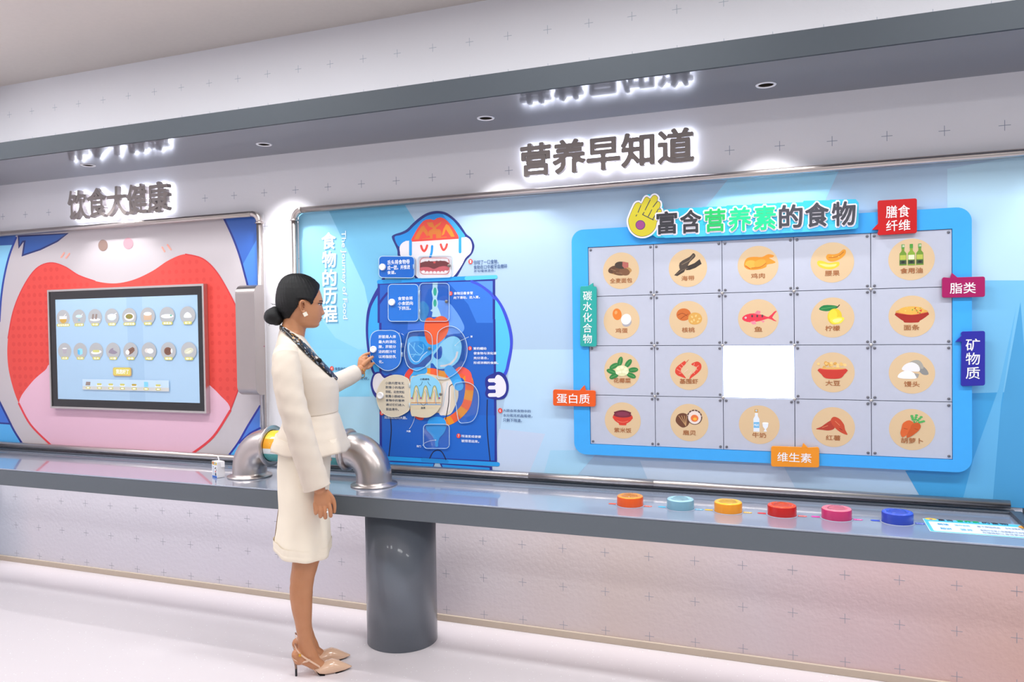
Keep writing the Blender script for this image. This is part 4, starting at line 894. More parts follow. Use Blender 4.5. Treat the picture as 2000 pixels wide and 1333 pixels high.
def food(a, k):
    E, P, S = a.ell, a.poly, a.stroke
    if k == '全麦面包':
        for x, y, rx, ry, r, c in ((-.02, .0, .62, .24, 0, '#b98a55'), (-.4, -.08, .32, .2, -.3, '#5d3f2c'), (-.05, .06, .42, .2, .1, '#6d4a33'), (.2, .06, .3, .2, .3, '#7d5439'), (.0, -.3, .34, .2, .1, '#44372f')): E(x, y, rx, ry, c, 22, rot=r)
        P([(.1, -.5), (.42, -.42), (.42, -.18), (.2, -.12), (.08, -.25)], '#b5635a'); S([(-.55, -.1), (-.3, -.02)], .03, '#9a7456'); S([(-.25, .1), (.05, .14)], .03, '#9a7456')
    elif k == '海带':
        P([(-.72, .35), (-.35, .0), (-.1, .02), (-.2, .2), (-.55, .4)], '#3f342e'); P([(-.42, -.3), (.1, -.6), (.3, -.78), (.4, -.6), (.1, -.3), (-.1, .05), (-.38, .1)], '#4c4038', 3); P([(-.05, -.1), (.35, -.25), (.62, -.45), (.72, -.2), (.4, .0), (.1, .1), (-.1, .1)], '#352c28'); S([(-.3, -.2), (.1, -.4), (.3, -.65)], .05, '#7c6a57')
        S([(-.6, .3), (-.3, .1), (.0, .0)], .04, '#6b5a4a')
    elif k == '鸡肉':
        P([(-.68, -.1), (-.55, -.38), (-.2, -.45), (.2, -.42), (.5, -.55), (.78, -.48), (.72, -.38), (.55, -.36), (.75, -.22), (.86, -.12), (.7, -.06), (.45, -.02), (.4, .1), (.1, .2), (-.35, .22), (-.62, .1)], '#e8932b', 3); E(-.35, -.08, .28, .2, '#f2ab45'); E(.1, -.12, .3, .18, '#efa13a', rot=-.3); S([(-.3, .12), (.1, .1), (.4, -.1)], .04, '#c46f1c', 3); S([(-.6, 0), (-.4, .15)], .04, '#d2571f')
    elif k == '腰果':
        P([(-.7, .0), (-.62, -.12), (-.4, -.08), (-.15, .02), (.15, -.02), (.32, .0), (.3, .18), (.0, .33), (-.35, .3), (-.6, .18)], '#f2c73a', 3); P([(-.6, .04), (-.35, .06), (-.1, .1), (.2, .08), (.1, .2), (-.3, .2)], '#f7dd86', 3); P([(-.28, -.25), (-.2, -.42), (.05, -.4), (.3, -.45), (.5, -.62), (.62, -.58), (.6, -.38), (.4, -.18), (.1, -.05), (-.15, -.08)], '#e2962e', 3); S([(-.15, -.25), (.1, -.25), (.35, -.35), (.52, -.5)], .035, '#b9681c', 3); E(.02, -.3, .03, .03, '#f3bb5a'); E(.3, -.28, .03, .03, '#f3bb5a')
    elif k == '食用油':
        for x, c in ((-.36, '#6f9431'), (.36, '#6f9431'), (0, '#86a838')):
            P([(x-.06, -.62), (x+.06, -.62), (x+.06, -.42), (x+.15, -.3), (x+.16, .28), (x-.16, .28), (x-.15, -.3), (x-.06, -.42)], c); P(rrect(x-.07, -.74, x+.07, -.54, .02), '#4f9a3c'); P(rrect(x-.13, -.22, x+.13, .0, .02), '#b9bf4e' if x else '#e3e6c2'); P(rrect(x-.14, .03, x+.14, .22, .02), '#41503a'); E(x, .12, .08, .05, '#22261f', 12)
        a.text('油', -.42, -.72, -.3, -.6, '#e8efd2', .02); a.text('油', .3, -.72, .42, -.6, '#e8efd2', .02)
    elif k == '鸡蛋':
        E(-.24, -.36, .25, .32, '#e07c2c', 26, rot=-.15); E(-.3, -.46, .08, .1, '#efa261', rot=.3); E(.3, .1, .27, .22, '#a9a5aa', 24, rot=-.5); E(.26, -.08, .27, .3, '#e6e7f0', 26, rot=.5); E(.2, -.16, .12, .13, '#f4f5fa')
    elif k == '核桃':
        E(-.24, -.28, .38, .33, '#c96a2d', 26); S([(-.55, -.25), (-.3, -.35), (-.05, -.2)], .03, '#96441a', 3); S([(-.4, -.05), (-.2, -.2), (0, -.3)], .03, '#96441a', 3)
        P([(-.0, .0), (.05, -.25), (.3, -.38), (.6, -.3), (.72, -.05), (.62, .18), (.35, .26), (.1, .2)], '#d8a352', 3)
        for x, y in ((.2, -.15), (.4, -.2), (.58, -.05), (.3, .02), (.5, .1), (.18, .1)): E(x, y, .07, .05, '#e9c27c', 10, rot=x*5)
    elif k == '鱼':
        P([(-.8, -.05), (-.6, -.22), (-.2, -.28), (.25, -.18), (.5, -.08), (.78, -.35), (.9, -.36), (.68, -.05), (.9, .14), (.75, .12), (.48, .0), (.1, .12), (-.4, .18), (-.7, .1)], '#e0384c', 2); P([(-.2, -.26), (-.05, -.42), (.12, -.38), (.08, -.2)], '#f07f8f'); P([(-.4, .15), (-.28, .3), (-.1, .28), (-.15, .1)], '#f28c9a'); P([(.1, .1), (.25, .22), (.32, .1)], '#f28c9a')
        E(-.62, -.06, .05, .05, '#f6e6e6'); E(-.62, -.06, .022, .022, '#2a2024')
        for x in (-.3, -.05, .2): E(x, -.14, .045, .07, '#5a4046', 12)
    elif k == '柠檬':
        P([(-.62, -.42), (-.4, -.62), (.1, -.6), (.25, -.5), (.0, -.38), (-.3, -.32)], '#1f7d43', 3); S([(-.5, -.44), (.15, -.54)], .025, '#59a860'); E(.1, -.05, .33, .4, '#e3c52c', 26, rot=.1); E(.02, -.12, .2, .28, '#efd63f', rot=.1); P([(-.1, .1), (.2, -.02), (.5, .0), (.52, .12), (.35, .3), (.1, .32), (-.05, .25)], '#f0dc48', 3); P([(0, .13), (.22, .05), (.44, .07), (.3, .22), (.1, .25)], '#f7ec8e', 3); S([(.22, -.5), (.32, -.62)], .04, '#333a30')
    elif k == '面条':
        P([(-.68, -.2), (.7, -.2), (.6, .05), (.35, .22), (.28, .3), (-.28, .3), (-.35, .22), (-.58, .05)], '#a5281d', 2); E(0, -.22, .7, .15, '#d9a24c', 30); E(0, -.28, .55, .2, '#e5b04e', 28)
        random.seed(3)
        for i in range(26): E(random.uniform(-.5, .5), random.uniform(-.42, -.15), .035, .03, random.choice(['#d4502c', '#6f9a3c', '#f2cf6b', '#e8b450']), 8, i == 0)
        S([(-.64, -.17), (0, -.06), (.66, -.17)], .035, '#c9442e', 4)
    elif k == '花椰菜':
        for x, y, r in ((-.6, .05, .3), (-.45, -.25, -.5), (-.1, -.5, -1.3), (.35, -.4, -.9), (.62, -.05, -.1), (.5, .25, .4), (-.45, .3, 2.7)): E(x, y, .28, .14, '#2e7f40', 16, rot=r); S([(x-.15*cos(r), y-.15*sin(r)), (x+.2*cos(r), y+.2*sin(r))], .02, '#78b56b')
        E(.0, .0, .38, .3, '#e2dfae', 26)
        for x, y in ((-.2, -.1), (.0, -.18), (.2, -.08), (-.12, .08), (.1, .06), (.25, .1), (-.25, .12)): E(x, y, .1, .08, '#eeecc6', 12)
    elif k == '基围虾':
        for sx, ox in ((1, -.3), (-1, .33)):
            P([(ox-.42*sx, .05), (ox-.35*sx, -.2), (ox-.1*sx, -.42), (ox+.1*sx, -.55), (ox+.15*sx, -.4), (ox-.0*sx, -.25), (ox-.12*sx, -.02), (ox+.05*sx, .22), (ox+.15*sx, .38), (ox-.1*sx, .3), (ox-.3*sx, .22)] if sx > 0 else [(ox-.2, -.38), (ox+.1, -.52), (ox+.3, -.4), (ox+.32, -.15), (ox+.15, .08), (ox-.1, .28), (ox-.3, .42), (ox-.22, .2), (ox+.0, .0), (ox+.1, -.2), (ox-.05, -.28)], '#d8412f', 3)
        for p, q in (((-.62, -.1), (-.42, .02)), ((-.5, -.25), (-.34, -.12)), ((-.38, -.38), (-.26, -.25)), ((-.5, .12), (-.36, .08)), ((.52, -.3), (.36, -.2)), ((.46, -.08), (.34, -.1)), ((.3, .12), (.22, .02)), ((.3, -.42), (.26, -.3))): S([p, q], .03, '#f39a86')
        S([(-.15, -.45), (.0, -.62)], .02, '#c83a2a'); S([(-.22, .05), (-.05, -.1)], .025, '#f3c9bb'); S([(.0, .2), (.12, .05)], .025, '#f3c9bb')
    elif k == '大豆':
        random.seed(5)
        for i in range(34): E(random.gauss(0, .26), random.uniform(-.5, -.12), .075, .065, random.choice(['#e9bd6e', '#dca552', '#f1cd86', '#cf9440']), 10, i == 0)
        P([(-.64, -.18), (.62, -.18), (.52, .1), (.3, .3), (-.3, .3), (-.52, .1)], '#c8372b', 3); E(-.01, -.18, .62, .06, '#e0604a'); E(0, -.2, .56, .05, '#dfae62')
    elif k == '馒头':
        P([(.1, -.35), (.35, -.42), (.62, -.2), (.72, .05), (.5, .08), (.3, -.1)], '#8c8a87', 3); P([(-.15, -.38), (.0, -.58), (.3, -.62), (.48, -.4), (.45, -.2)], '#a7a299', 3); P([(-.42, -.15), (-.3, -.4), (.0, -.52), (.28, -.38), (.34, -.1), (.0, -.08)], '#e9e6e9', 3); P([(-.6, .22), (-.5, .0), (-.2, -.12), (.1, .0), (.22, .24), (-.2, .28)], '#f1eef1', 3); P([(.1, .0), (.32, .05), (.26, .22), (.22, .24)], '#a39c96')
    elif k == '紫米饭':
        P([(-.52, -.28), (.54, -.28), (.44, .02), (.22, .16), (.18, .26), (-.18, .26), (-.22, .16), (-.44, .02)], '#d43a2a', 2); E(0, -.3, .5, .14, '#7a2638', 26)
        for i in range(11): E(-.42+.084*i, -.42-.1*sin(pi*i/10), .06, .06, '#6b2134', 9, i == 0)
        E(0, -.36, .36, .12, '#83304a'); S([(-.3, .03), (.0, .1), (.3, .03)], .03, '#ee7b5e', 3)
    elif k == '扇贝':
        P([(-.72, -.1), (-.6, -.4), (-.3, -.5), (.0, -.35), (.02, -.05), (-.1, .18), (-.35, .28), (-.6, .12)], '#6b3f2a', 3)
        for x in (-.55, -.4, -.25, -.12): S([(x, -.35), (-.18, .18)], .03, '#c79a6a')
        E(.28, -.3, .4, .4, '#5c3a30', 26); E(.28, -.28, .34, .35, '#e8d7cf', 24); E(.28, -.24, .2, .19, '#e4743c'); E(.3, -.2, .1, .08, '#f0b23a'); 
        for t in range(7): S([(.28+.34*cos(t*.45-2.9), -.28+.35*sin(t*.45-2.9)), (.28+.4*cos(t*.45-2.9), -.3+.4*sin(t*.45-2.9))], .03, '#d9c5ba')
    elif k == '牛奶':
        P([(-.2, -.62), (-.06, -.62), (-.06, -.45), (.02, -.3), (.02, .36), (-.28, .36), (-.28, -.3), (-.2, -.45)], '#e3e9f2', 0); P(rrect(-.22, -.8, -.04, -.62, .03), '#d2a052'); E(-.13, -.73, .05, .05, '#b4c7da'); P([(-.27, -.12), (.01, -.14), (.01, .16), (-.27, .16)], '#6bb6e4'); a.text('MILK', -.25, -.05, -.01, .08, '#f2f6fa', .02)
        P([(.16, -.1), (.46, -.1), (.43, .1), (.34, .22), (.38, .34), (.22, .34), (.28, .22), (.19, .1)], '#e6ebf5'); E(.31, -.1, .15, .04, '#f4f7fb')
    elif k == '红薯':
        P([(-.8, .12), (-.55, .0), (-.3, -.2), (.0, -.38), (.1, -.2), (.05, .08), (-.2, .18), (-.5, .16)], '#b23a28', 3); P([(-.1, -.38), (.05, -.52), (.3, -.42), (.5, -.15), (.55, .1), (.66, .36), (.4, .28), (.15, .1), (-.05, -.15)], '#c4482c', 3); S([(-.5, .04), (-.25, -.06)], .025, '#e08b62'); S([(.1, -.3), (.3, -.1)], .025, '#e08b62'); S([(.3, .05), (.42, .14)], .025, '#7f2418')
    elif k == '胡萝卜':
        for x0, y0, x1, y1 in ((.1, -.3, .2, -.7), (.12, -.3, .4, -.62), (.1, -.32, .0, -.66), (.14, -.3, .5, -.42)):
            S([(x0, y0), (x1, y1)], .035, '#3f9a4c')
            for t in (.5, .75, 1): E(x0+(x1-x0)*t, y0+(y1-y0)*t, .07, .05, '#4fae58', 9)
        P([(-.38, -.3), (-.12, -.45), (.1, -.3), (.08, -.1), (-.15, .2), (-.4, .38), (-.5, .2), (-.45, -.05)], '#d8622b', 3); P([(.0, -.25), (.25, -.35), (.38, -.2), (.3, .02), (.0, .3), (-.22, .4), (-.2, .22), (-.08, -.05)], '#c9561f', 3); S([(-.35, -.05), (-.2, -.02)], .025, '#a8441a'); S([(.12, -.05), (.26, -.02)], .025, '#a8441a')
FOODS = [['全麦面包', '海带', '鸡肉', '腰果', '食用油'], ['鸡蛋', '核桃', '鱼', '柠檬', '面条'], ['花椰菜', '基围虾', None, '大豆', '馒头'], ['紫米饭', '扇贝', '牛奶', '红薯', '胡萝卜']]
boltmesh = MB().lathe((0, 0, 0), [(.0056, 0), (.0056, .0025), (.004, .0035), (.0001, .0035)], 14, axis=(0, -1, 0), cap=False)
b0_ = boltmesh.build('screw', bolt_m); boltdata = b0_.data; bpy.data.objects.remove(b0_)
def copyat(name, data, loc, parent):
    o = bpy.data.objects.new(name, data); COL.objects.link(o); o.parent = parent; o.location = Vector(loc)-root_loc(parent); return o
tw = (tx1-tx0)/5; th = (tz1-tz0)/4
for r_ in range(4):
    for c_ in range(5):
        x0, x1 = tx0+(tx1-tx0)*COLS[c_], tx0+(tx1-tx0)*COLS[c_+1]; z1 = tz1-th*r_; z0 = z1-th; g = .0012; nm = FOODS[r_][c_]
        tl = MB().box(x0+g, x1-g, -.031, -.0202, z0+g, z1-g).build('tile', tile_m if nm else tile_on, fb, bevel=.001)
        if not nm: tl['label'] = 'lit white blank tile'
        cx, cz = (x0+x1)/2, (z0+z1)/2; R = .0835
        if nm:
            a = Art(lambda u, v, h: (cx+.002+u*R, -.0313-h, cz-v*R)); a.DL = .00009
            a.ell(0, 0, 1, 1, DISC, 48); food(a, nm)
            w = .115*len(nm)+.05; 
            a.text(nm, -w*1.22, .40, w*1.22, .67, TXT, .022, 2); a.build('food_print', tl)
        for sx, sz in ((-1, -1), (1, -1), (1, 1), (-1, 1)) if nm else ():
            copyat('screw', boltdata, (cx+sx*((x1-x0)/2-.013), -.031, cz+sz*(th/2-.013)), tl)
so = MB().lathe((0, 0, 0), [(.007, 0), (.007, .005), (.005, .008), (.0001, .0085)], 16, axis=(0, -1, 0), cap=False).build('s', mat('polished_standoff', '#c9c4c0', .2, metal=1)); sd = so.data; bpy.data.objects.remove(so)
for r_ in range(1, 4):
    for c_ in range(1, 5): copyat('standoff', sd, (tx0+(tx1-tx0)*COLS[c_], -.030, tz1-th*r_), fb)
# ---- title and tags
def tagsign(poly, col, lines_, label, view=None, txt='#f3f2f4', Y=-.048, bold=.01):
    P = [(lambda q: (q.x, q.z))(onY(x, y, Y)) for x, y in poly]; cx = sum(p[0] for p in P)/len(P)
    e = empty('nutrient_tag', (cx, Y, min(p[1] for p in P)), label, 'tag', 'nutrient tags around the food board')
    MB().prism([(x, Y, z) for x, z in P], (0, .010, 0)).build('plate', mat('tag_'+col[1:], col, .3, coat=.2), e, bevel=.0015)
    MB().lathe((cx, Y+.0102, (min(p[1] for p in P)+max(p[1] for p in P))/2), [(.012, 0), (.012, -Y-.0102-.0365)], 12, axis=(0, 1, 0)).build('spacer', steelk, e)
    t = wallrect(Y-.0006)
    for tx, x0, y0, x1, y1 in lines_:
        p, q = onY(x0, y0, Y), onY(x1, y1, Y); t.text(tx, p.x, p.z, q.x, q.z, txt, bold, 3)
    t.build('lettering', e)
def bubble(x0, y0, x1, y1, sl, spike, r=4):
    P = [(x, y+sl*(x-x0)) for x, y in rrect(x0, y0, x1, y1, r, 3)]
    # insert the pointed tail after the outline point nearest its first foot
    (ax, ay), (bx_, by), (cx, cy) = spike
    k = min(range(len(P)), key=lambda i: (P[i][0]-ax)**2+(P[i][1]-ay)**2)
    j = min(range(len(P)), key=lambda i: (P[i][0]-cx)**2+(P[i][1]-cy)**2)
    best = None
    for i in range(len(P)):
        (x0_, y0_), (x1_, y1_) = P[i], P[(i+1) % len(P)]; L2 = (x1_-x0_)**2+(y1_-y0_)**2
        t = max(0, min(1, ((ax+cx)/2-x0_)*(x1_-x0_)/L2+((ay+cy)/2-y0_)*(y1_-y0_)/L2)) if L2 else 0
        d = (x0_+t*(x1_-x0_)-(ax+cx)/2)**2+(y0_+t*(y1_-y0_)-(ay+cy)/2)**2
        if best is None or d < best[0]: best = (d, i)
    i = best[1]; p0 = P[i]
    first, last = ((ax, ay), (cx, cy)) if (p0[0]-ax)**2+(p0[1]-ay)**2 < (p0[0]-cx)**2+(p0[1]-cy)**2 else ((cx, cy), (ax, ay))
    return P[:i+1]+[first, (bx_, by), last]+P[i+1:]
tagsign(bubble(1714, 392, 1791, 460, -.06, ((1715, 437), (1703, 449), (1716, 449))), '#c41418', [('膳食', 1730, 402.5, 1777, 424), ('纤维', 1730.5, 431, 1778, 450)], 'red speech bubble tag with two lines of characters, top right of the food board')
tagsign(bubble(1840, 542, 1924, 582, -.02, ((1856, 543), (1859, 533), (1870, 542))), '#a3155c', [('脂类', 1855, 553, 1906, 573)], 'magenta speech bubble tag at the right edge of the food board')
tagsign(bubble(1877, 648, 1924, 755, -.03, ((1878, 656), (1866, 668), (1878, 668))), '#2b2a9c', [('矿', 1886, 662, 1914, 686), ('物', 1886, 689, 1914, 713), ('质', 1886, 717, 1914, 741)], 'tall dark blue speech bubble tag at the right edge of the food board')
tagsign(bubble(1506, 872, 1600, 912, .02, ((1566, 874), (1569, 866), (1578, 875))), '#ee9320', [('维生素', 1518, 883.5, 1585, 905)], 'orange yellow speech bubble tag on the bottom edge of the food board')
tagsign(bubble(1080, 761, 1163, 793, .025, ((1132, 763), (1141, 753), (1144, 763))), '#e5591c', [('蛋白质', 1087, 769, 1152, 789.5)], 'orange red speech bubble tag at the lower left edge of the food board')
tagsign(bubble(1133, 559, 1165, 677, .02, ((1148, 559), (1158, 553), (1159, 560))), '#2fa59d', [(c, 1138.5, 569+i*21, 1156.5, 587+i*21) for i, c in enumerate('碳水化合物')], 'tall teal speech bubble tag at the upper left edge of the food board')
def title():
    Y = -.05; e = empty('board_title', (onY(1450, 430, Y).x, Y, onY(1450, 460, Y).z), 'raised title with a yellow hand and black and green characters above the food tiles', 'sign')
    XS = [(1283, 1324), (1329, 1371), (1376.5, 1418), (1423, 1468), (1472, 1516), (1521, 1568), (1572, 1619), (1624, 1671)]
    YS_ = [(415, 457), (412, 455), (410, 452.5), (407, 451), (404, 449), (402, 445), (398, 443), (396, 441)]
    cols = ['#303036']*2+['#12b25c', '#12dd84', '#14dd88']+['#3c3c44']*3
    t = wallrect(Y-.0115)
    def chars(off, col_, bold, dz=0, dx=0):
        for i, ch in enumerate('富含营养素的食物'):
            (x0, x1), (y0, y1) = XS[i], YS_[i]; p, q = onY(x0-off, y0-off, Y), onY(x1+off, y1+off, Y)
            t.text(ch, p.x+dx, p.z+dz, q.x+dx, q.z+dz, col_ or cols[i], bold, 3)
    # solid plate following the title: union of rounded blocks
    prof_t, prof_b = [], []
    for (x0, x1), (y0, y1) in zip(XS, YS_):
        prof_t += [(x0-2, y0-5), (x1, y0-6)]; prof_b += [(x0, y1+8), (x1, y1+7)]
    # hand part
    hand = [(1226, 440), (1231, 420), (1238, 400), (1246, 392), (1254, 394), (1260, 383), (1268, 380), (1275, 384), (1281, 378), (1287, 384), (1289, 392), (1295, 398), (1296, 410)]
    plate_ = hand+[(1283, 412)]*0+prof_t+[(1677, 397), (1676, 445)]+prof_b[::-1]+[(1276, 460), (1262, 466), (1246, 464), (1232, 456)]
    P = [(lambda q: (q.x, q.z))(onY(x, y, Y)) for x, y in plate_]
    MB().prism([(x, Y-.010, z) for x, z in P], (0, .010, 0)).build('plate', mat('cyan_edge', '#3ab8d6', .35), e)
    MB().box(onY(1300, 430, Y).x, onY(1660, 430, Y).x, Y+.0005, -.0365, onY(1450, 448, Y).z, onY(1450, 440, Y).z).build('mount', steelk, e)
    h_ = Art(lambda px, py, h: (lambda q: (q.x, q.y-h, q.z))(onY(px, py, Y-.0105)))
    h_.stroke([(1300, 459), (1400, 455), (1500, 451), (1600, 446), (1668, 441)], 12, '#47bdf2', 0)
    h_.view = (1210, 370, 8)
    hb_ = [(140, 500), (160, 420), (210, 300), (250, 225), (300, 205), (345, 230), (395, 140), (430, 120), (480, 150), (520, 105), (560, 95), (595, 130), (590, 180), (630, 205), (635, 260), (610, 310), (650, 320), (650, 370), (585, 500), (560, 600), (500, 680), (420, 725), (330, 735), (240, 700), (170, 620)]
    h_.stroke(catmull(hb_, True, 3), 60, '#eae4ee', 0, True); h_.stroke(catmull(hb_, True, 3), 12, '#2b3050', 0, True)
    h_.poly(hb_, '#cfc02a', 3); h_.ell(326, 558, 76, 76, '#2b3a6e', 28); h_.ell(326, 558, 68, 68, '#9a4484', 28)
    for s_ in ([(335, 250), (290, 360)], [(480, 165), (400, 325)], [(590, 190), (525, 275)], [(605, 310), (520, 470)], [(505, 320), (450, 425)], [(360, 395), (530, 480)], [(385, 360), (360, 395)], [(270, 400), (258, 418)]): h_.stroke(s_, 12, '#2b3050')
    h_.build('hand_print', e)
    chars(3.2, '#efe9f2', .085); chars(1.2, '#efe9f2', .075); t.h += .0003; chars(0, None, .032)
    t.build('lettering', e)
title()
# ------------------------------------------------------------------ the woman
AZ = radians(36); WS = Vector((-2.015, -.670, 0)); WF = Vector((cos(AZ), sin(AZ), 0)); WL = Vector((-sin(AZ), cos(AZ), 0)); WZ = Vector((0, 0, 1))
def Wp(px, py, l=0.0): return onP(px, py, WS+WL*l, WL)
def W0(px, py, l=0.0): return Wp(px, py, 0)+WL*l          # same plane, pushed sideways
woman = empty('person', WS, 'woman in a cream jacket and skirt with a black hair bun touching a flip card', 'person')
skin = bpy.data.materials.new('skin'); skin.use_nodes = True
_b = skin.node_tree.nodes['Principled BSDF']; _nt = skin.node_tree
_b.inputs['Base Color'].default_value = (*lin('#bf8259'), 1); _b.inputs['Roughness'].default_value = .42; _b.inputs['Subsurface Weight'].default_value = .12; _b.inputs['Subsurface Scale'].default_value = .01
_b.inputs['Subsurface Radius'].default_value = (1, .4, .2)
_n = _nt.nodes.new('ShaderNodeTexNoise'); _n.inputs['Scale'].default_value = 18; _tc = _nt.nodes.new('ShaderNodeTexCoord'); _nt.links.new(_tc.outputs['Object'], _n.inputs['Vector'])
_m = _nt.nodes.new('ShaderNodeMix'); _m.data_type = 'RGBA'; _m.inputs[6].default_value = (*lin('#b97c54'), 1); _m.inputs[7].default_value = (*lin('#c88d66'), 1)
_nt.links.new(_n.outputs['Fac'], _m.inputs[0]); _nt.links.new(_m.outputs[2], _b.inputs['Base Color'])
cloth = mat('cream_wool', '#ded0c0', .75, bump=(14, .9), noise=(8, .02))
cloth2 = mat('cream_skirt', '#f6ead6', .75, bump=(10, .8), noise=(8, .02))
hairm = bpy.data.materials.new('black_hair'); hairm.use_nodes = True; _nt = hairm.node_tree; _b = _nt.nodes['Principled BSDF']
_b.inputs['Base Color'].default_value = (.0035, .0032, .0036, 1); _b.inputs['Roughness'].default_value = .45; _b.inputs['Specular IOR Level'].default_value = .32
_w = _nt.nodes.new('ShaderNodeTexNoise'); _mp = _nt.nodes.new('ShaderNodeMapping'); _tc = _nt.nodes.new('ShaderNodeTexCoord'); _mp.inputs['Scale'].default_value = (30, 30, 260); _mp.inputs['Rotation'].default_value = (0, .5, 0)
_bp = _nt.nodes.new('ShaderNodeBump'); _bp.inputs['Strength'].default_value = .6; _bp.inputs['Distance'].default_value = .002
_nt.links.new(_tc.outputs['Object'], _mp.inputs[0]); _nt.links.new(_mp.outputs[0], _w.inputs['Vector']); _nt.links.new(_w.outputs['Fac'], _bp.inputs['Height']); _nt.links.new(_bp.outputs['Normal'], _b.inputs['Normal'])
def interp(T_, x):
    if x <= T_[0][0]: return T_[0][1:]
    for a_, b_ in zip(T_, T_[1:]):
        if x <= b_[0]:
            t = (x-a_[0])/(b_[0]-a_[0]); t = t*t*(3-2*t)*.35+t*.65
            return tuple(p+(q-p)*t for p, q in zip(a_[1:], b_[1:]))
    return T_[-1][1:]
def ringloft(mb, rows, l0=0.0, n=36, steps=4, wob=None, sq=2.0, cap=True):
    """rows: (photo y, back x, front x, half width m) measured in the woman's own plane"""
    R = []
    ys = []
    for a_, b_ in zip(rows, rows[1:]):
        for k in range(steps): ys.append(a_[0]+(b_[0]-a_[0])*k/steps)
    ys.append(rows[-1][0])
    for y in ys:
        bk, frt, w = interp(rows, y); A = W0(bk, y, l0); B = W0(frt, y, l0); c = (A+B)/2; h = (B-A)/2; r = []
        for k in range(n):
            t = 2*pi*k/n; ct, st = cos(t), sin(t); e_ = 2/sq
            cx_, sx_ = math.copysign(abs(ct)**e_, ct), math.copysign(abs(st)**e_, st)
            m_ = wob(y, t) if wob else 1.0
            r.append(c+h*cx_*m_+WL*w*sx_*m_)
        R.append(r)
    mb.rings(R, 0, cap); return mb
def chain(mb, pts, rad, n=12):
    """tapered limb with round ends"""
    P = [Vector(p) for p in pts]; d0 = (P[0]-P[1]).normalized(); d1 = (P[-1]-P[-2]).normalized()
    Q = []; Rr = []
    for k, a_ in ((3, .98), (2, .75), (1, .4)): Q.append(P[0]+d0*rad[0]*a_); Rr.append(rad[0]*sqrt(max(.02, 1-a_*a_)))
    # smooth path
    for i in range(len(P)-1):
        p0, p1, p2, p3 = P[max(i-1, 0)], P[i], P[i+1], P[min(i+2, len(P)-1)]
        for k in range(5):
            t = k/5; Q.append(.5*((2*p1)+(-p0+p2)*t+(2*p0-5*p1+4*p2-p3)*t*t+(-p0+3*p1-3*p2+p3)*t**3)); Rr.append(rad[i]+(rad[i+1]-rad[i])*t)
    Q.append(P[-1]); Rr.append(rad[-1])
    for a_ in (.4, .75, .98): Q.append(P[-1]+d1*rad[-1]*a_); Rr.append(rad[-1]*sqrt(max(.02, 1-a_*a_)))
    return mb.tube(Q, Rr, n)
def remeshed(mb, name, voxel, m_, parent, smooth=3, dec=1.0):
    me = bpy.data.meshes.new('t'); me.from_pydata(mb.v, [], mb.f); o = bpy.data.objects.new('t', me); COL.objects.link(o)
    r = o.modifiers.new('r', 'REMESH'); r.mode = 'VOXEL'; r.voxel_size = voxel; r.use_smooth_shade = True
    s = o.modifiers.new('s', 'SMOOTH'); s.factor = .5; s.iterations = smooth
    if dec < 1: d = o.modifiers.new('d', 'DECIMATE'); d.ratio = dec
    dg = bpy.context.evaluated_depsgraph_get(); dg.update()
    me2 = bpy.data.meshes.new_from_object(o.evaluated_get(dg)); bpy.data.objects.remove(o); me2.name = name
    me2.materials.clear(); me2.materials.append(m_)
    me2.polygons.foreach_set('use_smooth', [True]*len(me2.polygons))
    ob = bpy.data.objects.new(name, me2); return place(ob, parent)
# ---- head in its own side-view units
HY = radians(4); HC = None
def Hp(u, v, l=0.0):
    p = W0(510+u/5.33, 530+v/5.33, l); c = W0(510+390/5.33, 530+v/5.33, 0)
    d = p-c; ca, sa = cos(HY), sin(HY); return c+Vector((d.x*ca-d.y*sa, d.x*sa+d.y*ca, d.z))
HEAD = [(49, 385, 355, .006), (52, 425, 318, .022), (62, 460, 285, .036), (80, 505, 250, .047), (110, 548, 222, .057), (150, 585, 200, .065), (200, 612, 186, .071), (250, 630, 178, .074), (295, 641, 174, .0755), (325, 641, 174, .076), (350, 633, 177, .0755),
        (380, 634, 183, .0745), (420, 634, 196, .072), (460, 630, 216, .067), (490, 624, 236, .062), (530, 612, 262, .055), (560, 604, 300, .048), (578, 592, 350, .039), (588, 572, 400, .028), (593, 545, 430, .012)]
NOSE = [(330, 0), (350, 3), (370, 7), (390, 13), (410, 20), (428, 28), (440, 31), (450, 29), (458, 16), (466, 2), (480, 0)]
LIP = [(468, 0), (478, 6), (488, 11), (495, 9), (499, -2), (503, -1), (508, 8), (516, 9), (526, 2), (540, -4), (556, 2), (572, 4)]
def tabf(T_, x):
    if x <= T_[0][0] or x >= T_[-1][0]: return 0
    return interp(T_, x)[0]
def headpt(v, t, off=0.0):
    F_, B_k, w = interp(HEAD, v); c = (F_+B_k)/2; h = (F_-B_k)/2
    ct, st = cos(t), sin(t)
    # flatter sides, narrower face than skull
    wf = 1-.10*max(0, ct)*(1 if v > 250 else (v-48)/202)
    l = -w*st*wf; u = c+h*(math.copysign(abs(ct)**.9, ct))
    if ct > 0:
        u += tabf(NOSE, v)*math.exp(-(l/(.0085 if v < 425 else .0115))**2)
        u += tabf(LIP, v)*math.exp(-(l/.019)**2)
        for s_ in (-1, 1):
            u -= 13*math.exp(-((v-348)/17)**2-((l-s_*.031)/.015)**2); u += 5*math.exp(-((v-352)/10)**2-((l-s_*.031)/.011)**2)
            u += 4*math.exp(-((v-318)/12)**2-((l-s_*.03)/.02)**2)
            u += 3*math.exp(-((v-448)/9)**2-((l-s_*.011)/.005)**2)
    p = Hp(u, v, l)
    if off: p = p+(p-Hp(c, v, 0)).normalized()*off
    return p, u, l
